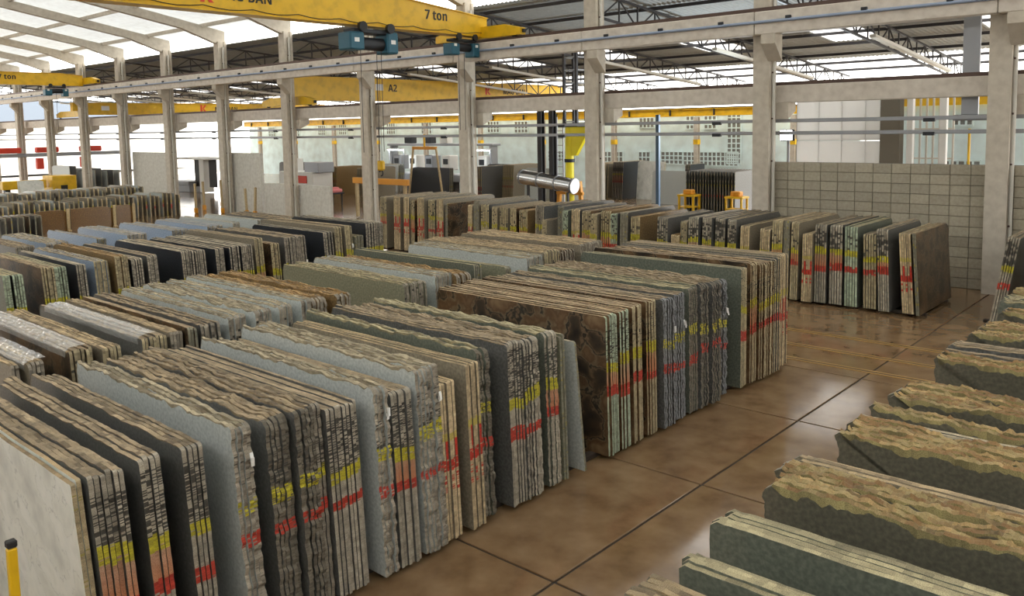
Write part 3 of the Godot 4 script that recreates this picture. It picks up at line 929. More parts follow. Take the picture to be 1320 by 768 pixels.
func hoist(parent: Node, at: Vector3, s: float) -> void:
	var h := Node3D.new()
	h.name = "hoist"
	parent.add_child(h, true)
	h.position = at
	for e in [[-0.8, 0.5, 0.74], [0.75, 0.62, 0.6]]:
		pbox(h, "motor_housing", Vector3(0, -0.45, e[0] * s), Vector3(0.7, e[2], e[1]) * s, M.teal, 0.05 * s)
	var mb := Mb.new()
	mb.tube(Vector3(0, -0.5, -0.6) * s, Vector3(0, -0.5, 0.5) * s, 0.22 * s, 0.22 * s, 14)
	part(h, "rope_drum", mb.mesh(M.dark))
	pbox(h, "trolley_frame", Vector3(0, -0.1, 0), Vector3(0.6, 0.14, 1.7) * s, M.dark, 0.02)
	for z in [-0.6, 0.6]:
		mb = Mb.new()
		mb.tube(Vector3(0.36, 0.02, z) * s, Vector3(0.5, 0.02, z) * s, 0.17 * s, 0.17 * s, 12)
		part(h, "wheel", mb.mesh(M.black))
	for z in [-1.0, 0.98]:
		pbox(h, "name_plate", Vector3(0.355, -0.42, z * 0.8) * s, Vector3(0.01, 0.14, 0.2) * s, M.white)

func rope(parent: Node, p: Vector3, len_: float, called := "rope") -> void:
	var mb := Mb.new()
	mb.tube(Vector3.ZERO, Vector3(0, -len_, 0), 0.012, 0.012, 5)
	part(parent, called, mb.mesh(M.steel_dark), p)

func girder(parent: Node, z_far: float, z_near: float, y0: float, y1: float, y_end: float, taper: float) -> void:
	# outline in (-z, y); a box girder 0.5 m wide whose depth falls towards its far end; thin flanges stand proud
	var a := -z_far
	var b := -z_near
	var w := 0.46
	var tf := Transform3D(Basis(Vector3.UP, PI / 2.0), Vector3(0, 0, 0))
	var mb := Mb.new()
	mb.extrude(PackedVector2Array([Vector2(a, y0), Vector2(a, y_end), Vector2(a - taper, y1), Vector2(b, y1), Vector2(b, y0 + 0.0)]), tf, w)
	part(parent, "girder", mb.mesh(M.yellow))
	var fl := Mb.new()
	fl.bar(Vector3(-w / 2.0, y0 - 0.015, z_far), Vector3(-w / 2.0, y0 - 0.015, z_near), w + 0.14, 0.03)
	fl.bar(Vector3(-w / 2.0, y1 + 0.015, z_far + taper), Vector3(-w / 2.0, y1 + 0.015, z_near), w + 0.14, 0.03)
	fl.bar(Vector3(-w / 2.0, y_end + 0.015, z_far), Vector3(-w / 2.0, y1 + 0.015, z_far + taper), w + 0.14, 0.03)
	part(parent, "flange", fl.mesh(M.yellow))

func build_cranes() -> void:
	var c := thing("overhead_crane", "big yellow overhead crane marked 7 ton with teal hoists above the slabs", "crane", Vector3(-22.9, 0, 0))
	girder(c, -24.3, 4.6, 8.12, 9.32, 8.82, 6.0)
	end_truck(c, Vector3(-0.25, 7.99, -24.08))
	lettering(c, "7 ton", 0.34, Vector3(0.004, 8.72, -21.6), M.black)
	lettering(c, "MAG BAN", 0.3, Vector3(0.004, 8.6, -13.75), M.black)
	logo(c, Vector3(0.004, 8.54, -12.55), 0.42)
	hoist(c, Vector3(-0.23, 8.02, -18.6), 1.0)
	hoist(c, Vector3(-0.23, 8.02, -23.1), 0.72)
	for z in [-18.2, -18.9, -19.1]: rope(c, Vector3(-0.2, 7.4, z), 3.6)
	for z in [-22.9, -23.2]: rope(c, Vector3(-0.2, 7.5, z), 3.0)
	# festoon cable along the girder
	var fc := Mb.new()
	var last := Vector3(0.06, 8.24, -24.0)
	for i in 40:
		var q := Vector3(0.06, 8.24 - 0.08 * absf(sin(i * PI / 4.0)), -24.0 + (i + 1) * 0.4)
		fc.tube(last, q, 0.014, 0.014, 5, Color.WHITE, false)
		last = q
	part(c, "festoon_cable", fc.mesh(M.black))
	c = thing("overhead_crane", "yellow overhead crane marked 7 ton farther along the slab hall", "crane", Vector3(-61.0, 0, 0))
	girder(c, -23.9, 4.6, 7.95, 8.72, 8.6, 1.5)
	end_truck(c, Vector3(-0.25, 7.99, -24.08))
	lettering(c, "7 ton", 0.32, Vector3(0.004, 8.42, -19.2), M.black)
	hoist(c, Vector3(-0.23, 7.9, -22.2), 0.7)
	rope(c, Vector3(-0.2, 7.4, -22.2), 2.5)
	c = thing("overhead_crane", "yellow overhead crane marked A2 in the far hall", "crane", Vector3(-38.0, 0, 0))
	girder(c, -48.3, -25.4, 6.22, 7.44, 7.44, 0.6)
	end_truck(c, Vector3(-0.25, 5.86, -25.28))
	end_truck(c, Vector3(-0.25, 5.83, -48.5))
	lettering(c, "A2", 0.4, Vector3(0.004, 6.95, -32.2), M.black)
	pbox(c, "plaque", Vector3(0.01, 6.98, -31.2), Vector3(0.015, 0.36, 0.55), M.white)
	lettering(c, "MAG BAN", 0.36, Vector3(0.004, 6.93, -42.9), M.black)
	logo(c, Vector3(0.004, 6.96, -40.3), 0.5)
	hoist(c, Vector3(-0.23, 6.15, -34.5), 0.7)
	c = thing("overhead_crane", "yellow overhead crane with small plaque in the far hall", "crane", Vector3(-67.0, 0, 0))
	girder(c, -48.3, -25.4, 6.1, 6.98, 6.98, 0.6)
	end_truck(c, Vector3(-0.25, 5.86, -25.28))
	end_truck(c, Vector3(-0.25, 5.83, -48.5))
	pbox(c, "plaque", Vector3(0.01, 6.58, -27.8), Vector3(0.015, 0.34, 0.6), M.white)
	lettering(c, "MAG BAN", 0.34, Vector3(0.004, 6.55, -38.0), M.black)
	logo(c, Vector3(0.004, 6.6, -35.9), 0.55)

# ------------------------------------------------------------------ far hall
func lattice_window(n: int, at: Vector3, w: float, h: float) -> void:      # pierced block window: dark opening behind a grid
	var t := structure("window_%d" % n, "pierced block window in the pale cyan wall", "window")
	t.position = at
	pbox(t, "opening", Vector3.ZERO, Vector3(w, h, 0.04), M.lattice_back)
	var nx := maxi(2, int(round(w / 0.32)))
	var ny := maxi(2, int(round(h / 0.32)))
	for i in nx + 1:
		pbox(t, "grid_bar", Vector3(-w / 2.0 + w * i / nx, 0, 0.04), Vector3(0.075, h + 0.06, 0.06), M.cyan_wall)
	for j in ny + 1:
		pbox(t, "grid_bar", Vector3(0, -h / 2.0 + h * j / ny, 0.045), Vector3(w + 0.06, 0.075, 0.06), M.cyan_wall)

func build_far_hall() -> void:
	var w := structure("wall_far", "pale cyan rendered wall beyond the far hall", "wall")
	pbox(w, "wall_body", Vector3(-50.5, 2.55, -50.15), Vector3(66.0, 5.1, 0.25), M.cyan_wall)
	pbox(w, "coping", Vector3(-50.5, 5.14, -50.15), Vector3(66.0, 0.08, 0.34), M.concrete)
	var n := 0
	for r in [[-35.0, 2.3, 2.0, 0.76], [-32.2, 2.3, 0.95, 0.76], [-30.0, 2.28, 1.7, 0.85], [-27.1, 2.25, 4.0, 0.9], [-25.4, 3.6, 0.95, 3.3], [-27.1, 4.65, 0.9, 0.85], [-28.6, 4.65, 0.6, 0.85], [-39.6, 2.3, 2.6, 0.8], [-43.6, 4.55, 1.4, 0.9], [-50.0, 4.6, 1.3, 0.9], [-54.6, 4.6, 1.3, 1.0], [-59.4, 4.6, 1.2, 1.0], [-62.6, 4.6, 1.2, 1.0], [-66.6, 4.6, 1.2, 1.0], [-70.0, 4.55, 1.2, 1.0], [-74.5, 4.5, 1.2, 1.0], [-79.0, 4.5, 1.2, 1.0], [-46.6, 4.6, 1.3, 0.9], [-32.0, 4.7, 1.2, 0.7], [-36.4, 4.7, 1.2, 0.7]]:
		n += 1
		lattice_window(n, Vector3(r[0], r[1], -50.0), r[2], r[3])
	# yellow runway beam on steel posts along the far side
	var rb := thing("runway_beam", "long yellow steel runway beam along the far side", "beam", Vector3(-50, 5.3, -48.5))
	var ib := Mb.new()
	ib.box(Vector3(0, 0.0, 0), Vector3(64, 0.4, 0.03)); ib.box(Vector3(0, 0.22, 0), Vector3(64, 0.04, 0.3)); ib.box(Vector3(0, -0.22, 0), Vector3(64, 0.04, 0.3))
	part(rb, "beam_body", ib.mesh(M.yellow))
	for i in 20:
		pbox(rb, "stiffener", Vector3(-30.4 + i * 3.2, 0, 0.08), Vector3(0.08, 0.42, 0.12), M.steel_dark)
	pbox(rb, "crane_rail", Vector3(0, 0.28, 0), Vector3(64, 0.08, 0.08), M.rail_steel)
	for i in 10:
		var x := -20.8 - i * 6.46
		var p := thing("steel_post", "grey steel post under the yellow runway beam", "post", Vector3(x, 0, -48.5), "posts of the yellow runway beam")
		var mb := Mb.new()
		mb.box(Vector3(0, 2.5, 0.14), Vector3(0.3, 5.0, 0.03)); mb.box(Vector3(0, 2.5, -0.14), Vector3(0.3, 5.0, 0.03)); mb.box(Vector3(0, 2.5, 0), Vector3(0.03, 5.0, 0.28))
		part(p, "shaft", mb.mesh(M.concrete))
		pbox(p, "base_plate", Vector3(0, 0.02, 0), Vector3(0.5, 0.04, 0.5), M.galv)
		pbox(p, "warning_band", Vector3(0, 3.4, 0), Vector3(0.34, 0.32, 0.34), M.yellow)
	# white panel wall and what stands beside it, behind the block wall
	var pw := structure("wall_side", "white panelled wall beyond the block wall", "wall")
	for i in 4:
		for j in 3:
			pbox(pw, "panel", Vector3(-14.8 + i * 0.98, 0.9 + j * 1.9, -36.0), Vector3(0.965, 1.885, 0.03), M.panel)
	for i in 5:
		pbox(pw, "panel_frame", Vector3(-15.29 + i * 0.98, 2.85, -36.05), Vector3(0.05, 5.7, 0.06), M.galv)
	for j in 4:
		pbox(pw, "panel_rail", Vector3(-13.33, 0.0 + j * 1.9, -36.05), Vector3(3.95, 0.05, 0.05), M.galv)
	var cp := structure("wall_pier", "bare grey concrete pier beside the white panels", "pier")
	pbox(cp, "pier_body", Vector3(-11.3, 3.0, -36.0), Vector3(0.78, 6.0, 0.5), M.mortar, 0.02)
	for a in [[-10.58, 0.24, "white"], [-9.35, 0.26, "white"]]:
		var wp := thing("white_post", "white steel post %s the pale railing" % ("beside the grey pier and left of" if a[0] < -10 else "at the middle of"), "post", Vector3(a[0], 0, -36.0))
		pbox(wp, "shaft", Vector3(0, 2.9, 0), Vector3(a[1], 5.8, a[1]), M.white, 0.02)
		pbox(wp, "base_plate", Vector3(0, 0.02, 0), Vector3(0.4, 0.04, 0.4), M.galv)
	var sw := structure("wall_corner", "pale green rendered wall behind the railing", "wall")
	pbox(sw, "wall_body", Vector3(-10.0, 2.6, -40.0), Vector3(5.6, 5.2, 0.25), M.cyan_wall)
	lattice_window(n + 1, Vector3(-9.6, 2.55, -39.85), 1.5, 0.5)
	lattice_window(n + 2, Vector3(-9.6, 4.55, -39.85), 0.8, 0.5)
	var ry := thing("yellow_lintel_beam", "short yellow beam above the pale green wall", "beam", Vector3(-10.4, 5.35, -39.6))
	pbox(ry, "web", Vector3.ZERO, Vector3(5.0, 0.34, 0.08), M.yellow)
	pbox(ry, "flange", Vector3(0, 0.19, 0), Vector3(5.0, 0.04, 0.24), M.yellow)
	var rl := thing("tall_railing", "pale steel railing with tall upright bars", "railing", Vector3(-10.0, 0, -37.0))
	for i in 7:
		pbox(rl, "upright_bar", Vector3(-0.75 + i * 0.25, 2.85, 0), Vector3(0.07, 5.7, 0.07), M.pvc)
	for y in [1.2, 3.0, 4.2, 5.6]:
		pbox(rl, "cross_bar", Vector3(0, y, 0), Vector3(1.6, 0.06, 0.05), M.pvc)
	var yp := thing("yellow_pipe", "thin yellow upright pipe beside the railing", "pipe", Vector3(-8.55, 0, -36.5))
	var ym := Mb.new()
	ym.tube(Vector3.ZERO, Vector3(0, 4.2, 0), 0.05, 0.05, 8)
	part(yp, "pipe", ym.mesh(M.yellow))
	pbox(yp, "foot", Vector3(0, 0.03, 0), Vector3(0.2, 0.06, 0.2), M.galv, 0.01)
	var dk := thing("grey_panel_post", "broad galvanised panel post hanging beside the block wall column", "post", Vector3(-6.0, 0, -25.6))
	pbox(dk, "panel", Vector3(0, 6.2, 0), Vector3(0.42, 3.0, 0.12), M.galv, 0.01)
	pbox(dk, "foot_bracket", Vector3(0.1, 4.62, 0), Vector3(1.0, 0.16, 0.2), M.galv, 0.01)
	pbox(dk, "cap", Vector3(0, 7.74, 0), Vector3(0.5, 0.08, 0.18), M.dark)
	flood_lamp(Vector3(-15.6, 4.0, -35.6), "bright flood lamp glaring beside the white panels", 60.0, Vector3(0, -0.4, 1))
	# jib crane
	var j := thing("jib_crane", "yellow pillar jib crane with short braced arm", "crane", Vector3(-23.3, 0, -30.0))
	var jm := Mb.new()
	jm.tube(Vector3.ZERO, Vector3(0, 4.7, 0), 0.2, 0.19, 16)
	part(j, "pillar", jm.mesh(M.bright_yellow))
	jm = Mb.new()
	jm.tube(Vector3(0, 2.95, 0), Vector3(0, 3.1, 0), 0.24, 0.24, 16)
	part(j, "collar", jm.mesh(M.dark))
	jm = Mb.new()
	jm.extrude(PackedVector2Array([Vector2(0.15, 3.25), Vector2(0.42, 3.25), Vector2(1.1, 4.3), Vector2(1.7, 4.42), Vector2(1.7, 4.66), Vector2(0.15, 4.66)]), Transform3D(Basis.IDENTITY, Vector3(0, 0, 0.1)), 0.2)
	part(j, "arm", jm.mesh(M.bright_yellow))
	pbox(j, "base_plate", Vector3(0, 0.03, 0), Vector3(0.8, 0.06, 0.8), M.yellow, 0.01)
	for s in [-1, 1]:
		jm = Mb.new()
		jm.bar(Vector3(s * 0.75, 0.0, 0), Vector3(s * 0.55, 2.1, 0), 0.16, 0.16)
		part(j, "prop", jm.mesh(M.orange))
	pbox(j, "prop_tie", Vector3(0, 1.55, 0), Vector3(1.5, 0.14, 0.14), M.orange, 0.01)
	# polished duct
	var d := thing("steel_duct", "shiny polished steel duct lying across the yellow jib crane", "duct", Vector3(-23.9, 2.12, -29.2))
	var dm := Mb.new()
	dm.tube(Vector3(-1.6, 0.16, 0), Vector3(1.5, -0.18, 0), 0.34, 0.34, 28)
	part(d, "duct_body", dm.mesh(mat(srgb(214, 216, 218), 0.12, 1.0)))
	for x in [-1.55, -0.5, 0.5, 1.4]:
		dm = Mb.new()
		var a := Vector3(x, 0.16 - (x + 1.6) * 0.11, 0)
		dm.tube(a, a + Vector3(0.06, -0.007, 0), 0.36, 0.36, 28)
		part(d, "seam_ring", dm.mesh(M.galv))
	for x in [-1.2, 1.1]:
		pbox(d, "stand", Vector3(x, -1.16, 0), Vector3(0.1, 1.88, 0.1), M.steel_dark)
	# two dark posts and a ladder
	for x in [-25.3, -24.6]:
		var p := thing("dark_steel_post", "dark steel post %s the ladder" % ("away from" if x < -25 else "next to"), "post", Vector3(x, 0, -30.4))
		var pm := Mb.new()
		pm.box(Vector3(0, 2.8, 0.12), Vector3(0.24, 5.6, 0.03)); pm.box(Vector3(0, 2.8, -0.12), Vector3(0.24, 5.6, 0.03)); pm.box(Vector3(0, 2.8, 0), Vector3(0.04, 5.6, 0.24))
		part(p, "shaft", pm.mesh(M.steel_dark))
		pbox(p, "base_plate", Vector3(0, 0.02, 0), Vector3(0.4, 0.04, 0.4), M.steel_dark)
	var ld := thing("ladder", "thin steel ladder fixed beside the dark posts", "ladder", Vector3(-24.15, 0, -30.4))
	for x in [-0.18, 0.18]:
		pbox(ld, "rail", Vector3(x, 2.5, 0), Vector3(0.05, 5.0, 0.05), M.galv)
	for i in 14:
		pbox(ld, "rung", Vector3(0, 0.4 + i * 0.33, 0), Vector3(0.34, 0.035, 0.035), M.galv)
	# lattice mast between the beams
	var ms := thing("lattice_mast", "dark square lattice mast hanging behind the column", "mast", Vector3(-20.2, 4.7, -26.4))
	for x in [-0.3, 0.3]:
		for z in [-0.3, 0.3]:
			pbox(ms, "corner_post", Vector3(x, 1.6, z), Vector3(0.1, 3.2, 0.1), M.steel_dark)
	for i in 7:
		var rg := Mb.new()
		for s in [-1, 1]:
			rg.box(Vector3(0, 0, s * 0.3), Vector3(0.6, 0.05, 0.05)); rg.box(Vector3(s * 0.3, 0, 0), Vector3(0.05, 0.05, 0.6))
		part(ms, "ring", rg.mesh(M.galv), Vector3(0, 0.05 + i * 0.5, 0))
	pbox(ms, "bracket", Vector3(0, 0.75, 0.62), Vector3(0.4, 0.14, 0.66), M.steel_dark, 0.01)
	pbox(ms, "foot", Vector3(0, -0.08, 0), Vector3(0.75, 0.16, 0.75), M.black, 0.02)
	# blue post, lamps
	var bp := thing("blue_post", "slim blue steel post before the cyan wall", "post", Vector3(-19.6, 0, -31.5))
	pbox(bp, "shaft", Vector3(0, 2.5, 0), Vector3(0.16, 5.0, 0.16), mat(srgb(70, 96, 120), 0.5), 0.02)
	pbox(bp, "base_plate", Vector3(0, 0.02, 0), Vector3(0.36, 0.04, 0.36), M.galv)
	for x in [-40.1, -49.0]:
		tube_lamp(Vector3(x, 3.0, -41.6), "glowing fluorescent tube lamp %s" % ("over the red marked slab" if x > -45 else "over the grey machines"))
	# polishing line
	var ml := thing("polishing_line", "long grey polishing machine with white housings before the cyan wall", "machine", Vector3(-46, 0, -43.5))
	pbox(ml, "bed", Vector3(0, 0.9, 0), Vector3(11.0, 0.5, 1.8), M.galv, 0.04)
	for i in 6:
		pbox(ml, "leg", Vector3(-5.0 + i * 2.0, 0.33, 0), Vector3(0.3, 0.65, 1.5), M.steel_dark)
		pbox(ml, "polishing_head", Vector3(-4.6 + i * 1.85, 2.0, 0), Vector3(0.9, 1.1, 0.9), M.white if i % 2 else M.galv, 0.05)
		pbox(ml, "control_screen", Vector3(-4.6 + i * 1.85, 2.1, 0.47), Vector3(0.5, 0.4, 0.04), M.dark, 0.01)
	pbox(ml, "gantry_rail", Vector3(0, 3.35, 0), Vector3(11.4, 0.16, 0.9), M.galv, 0.02)
	for x in [-5.4, 5.4]:
		pbox(ml, "gantry_leg", Vector3(x, 1.65, 0), Vector3(0.2, 3.3, 0.7), M.galv, 0.02)
	for x in [-3.4, -1.2, 0.6, 2.6]:
		pbox(ml, "cabinet", Vector3(x, 3.75, 0), Vector3(0.8, 0.6, 0.6), M.dark if x < 0 else M.white, 0.03)
	# lifting beam on its hook
	var lb := thing("lifting_beam", "orange lifting beam hanging from yellow hook block", "lifting beam", Vector3(-33.3, 1.95, -27.2))
	pbox(lb, "beam", Vector3.ZERO, Vector3(4.3, 0.3, 0.2), M.orange, 0.02)
	pbox(lb, "hook_block", Vector3(0.1, 0.8, 0), Vector3(0.44, 0.5, 0.3), M.yellow, 0.08)
	var hk := Mb.new()
	for i in 10:
		var a0 := -PI / 2.0 + i * 0.42
		var a1 := a0 + 0.42
		hk.tube(Vector3(cos(a0) * 0.14, 0.42 + sin(a0) * 0.14, 0), Vector3(cos(a1) * 0.14, 0.42 + sin(a1) * 0.14, 0), 0.035, 0.035, 7)
	part(lb, "hook", hk.mesh(M.dark), Vector3(0.1, 0, 0))
	for x in [-1.9, 1.9]:
		pbox(lb, "clamp_arm", Vector3(x, -0.95, 0), Vector3(0.14, 1.9, 0.16), M.wood, 0.01)
	for x in [0.0, 0.2]:
		rope(lb, Vector3(x, 6.0, 0), 5.0)
	# slab gantry
	var fr := thing("lifting_frame", "tall splayed lifting frame with orange crossbar over the slate slab", "frame", Vector3(-40.9, 0, -37.2))
	pbox(fr, "crossbar", Vector3(0, 3.3, 0), Vector3(2.3, 0.2, 0.16), M.orange, 0.02)
	for s in [-1, 1]:
		var lm := Mb.new()
		lm.bar(Vector3(s * 1.1, 3.3, 0), Vector3(s * 1.65, 0.0, 0), 0.1, 0.1)
		part(fr, "leg", lm.mesh(M.wood))
	var hk2 := Mb.new()
	hk2.tube(Vector3(0, 3.4, 0), Vector3(0, 4.2, 0), 0.07, 0.07, 8)
	part(fr, "hook_shank", hk2.mesh(M.yellow))

func flood_lamp(at: Vector3, label: String, energy: float, dir: Vector3) -> void:
	var t := thing("flood_lamp", label, "lamp", at)
	pbox(t, "housing", Vector3(0, 0, -0.1), Vector3(0.62, 0.5, 0.2), M.dark, 0.03)
	pbox(t, "pole", Vector3(0, -at.y / 2.0, -0.24), Vector3(0.1, at.y, 0.1), M.galv, 0.01)
	pbox(t, "arm", Vector3(0, -0.1, -0.2), Vector3(0.06, 0.12, 0.1), M.galv)
	var g := mat(Color.WHITE, 0.4)
	g.emission_enabled = true
	g.emission = Color.WHITE
	g.emission_energy_multiplier = 12.0
	pbox(t, "glowing_lens", Vector3(0, 0, 0.02), Vector3(0.54, 0.42, 0.04), g, 0.015)
	var l := AreaLight3D.new()
	l.name = "flood_light"
	l.area_size = Vector2(0.54, 0.42)
	l.light_energy = energy
	l.light_color = srgb(235, 248, 255)
	l.area_range = 80.0
	l.area_attenuation = 2.0
	l.shadow_enabled = true
	t.add_child(l)
	l.position = Vector3(0, 0, 0.07)
	l.rotation.y = PI      # an area light shines along its -z

func tube_lamp(at: Vector3, label: String) -> void:
	var t := thing("tube_lamp", label, "lamp", at, "tube lamps of the far hall")
	pbox(t, "reflector", Vector3(0, 0.09, 0), Vector3(1.9, 0.06, 0.24), M.white, 0.01)
	for x in [-0.85, 0.85]:
		pbox(t, "stand", Vector3(x, 0.06 - at.y / 2.0, -0.1), Vector3(0.05, at.y + 0.12, 0.05), M.galv)
	var g := mat(Color.WHITE, 0.4)
	g.emission_enabled = true
	g.emission = srgb(240, 250, 255)
	g.emission_energy_multiplier = 8.0
	var mb := Mb.new()
	mb.tube(Vector3(-0.9, 0, 0), Vector3(0.9, 0, 0), 0.04, 0.04, 10)
	part(t, "glowing_tube", mb.mesh(g))
	var l := AreaLight3D.new()
	l.name = "tube_light"
	l.area_size = Vector2(1.8, 0.1)
	l.light_energy = 4.0
	l.area_range = 80.0
	l.area_attenuation = 2.0
	l.light_color = srgb(240, 250, 255)
	l.shadow_enabled = true
	t.add_child(l)
	l.position = Vector3(0, -0.06, 0)
	l.rotation.x = -PI / 2.0

# stray slabs of the far hall: [kind, style, x, z, length, height, count, pitch, turn, tilt, label]
func build_far_slabs() -> void:
	var list := [
		["black_granite", "plain", -39.7, -38.2, 3.8, 1.95, 4, 0.1, 0.0, 3.0, "dark slate slab under the splayed lifting frame"],
		["grey_granite", "letter", -34.4, -35.0, 2.6, 2.3, 6, 0.13, PI / 2.0, 2.0, "red marked slab beyond the columns near the tube lamp"],
		["black_granite", "plain", -35.2, -39.5, 2.6, 2.2, 5, 0.1, 0.1, 3.0, "black slab standing behind the red marked slabs"],
		["beige_granite", "pale", -33.0, -36.0, 2.6, 2.4, 7, 0.13, PI / 2.0, 4.0, "cream slab leaning beside the dark posts"],
		["silver_granite", "plain", -30.2, -36.6, 1.6, 2.2, 4, 0.1, 0.0, 4.0, "pale slab behind the polished duct"],
		["beige_granite", "cream", -31.9, -43.0, 3.2, 2.2, 8, 0.2, PI / 2.0, 4.0, "pale slab standing before the cyan wall beyond the concrete column"],
		["black_granite", "ink", -30.1, -43.0, 3.0, 2.3, 7, 0.12, PI / 2.0, 3.0, "dark slab in the stack before the cyan wall"],
		["white_marble", "cream", -26.7, -43.4, 2.2, 2.35, 2, 0.1, 0.2, 5.0, "white marble slab leaning before the cyan wall"],
		["silver_granite", "plain", -24.0, -41.6, 2.4, 1.9, 5, 0.1, 0.05, 4.0, "speckled pale slab leaning right of the blue post"],
		["black_granite", "ink", -26.4, -45.4, 1.8, 2.1, 4, 0.1, PI / 2.0, 3.0, "dark slab standing beside the white marble"],
		["grey_granite", "ink", -22.2, -38.4, 2.9, 2.15, 18, 0.16, PI / 2.0, 0.0, "dark edged slab in the long rack beyond the column"],
		["silver_granite", "rag", -47.0, -40.0, 3.0, 2.0, 5, 0.12, 0.1, 4.0, "pale rough slab before the polishing machine"],
		["beige_granite", "pale", -46.0, -35.5, 2.8, 2.0, 6, 0.14, PI / 2.0, 3.0, "beige slab beside the lifting beam"],
		["gold_granite", "pale", -49.5, -35.5, 2.6, 2.0, 7, 0.2, PI / 2.0, 3.0, "brown slab beside the beige ones near the lifting beam"],
		["grey_granite", "plain", -54.0, -36.5, 3.0, 2.2, 5, 0.1, 0.0, 3.0, "grey slab leaning beyond the low wall"],
	]
	for e in list:
		var look := bundle_look(e[1], 0)
		var m := slab_mesh(e[0], e[4], e[5], 0.035, e[1], 1 if e[1] == "rag" else 0, look, 0, 20, 12)
		for i in e[6]:
			var turn: float = e[8]
			var bs := Basis(Vector3.UP, -turn) * Basis(Vector3.RIGHT, deg_to_rad(-e[9]))
			var step := Basis(Vector3.UP, -turn) * Vector3(0, 0, -e[7] * i)
			var o := make_slab(e[0], m, e[10], "stack: " + e[10], Transform3D(bs, Vector3(e[2], 0.0, e[3]) + step))

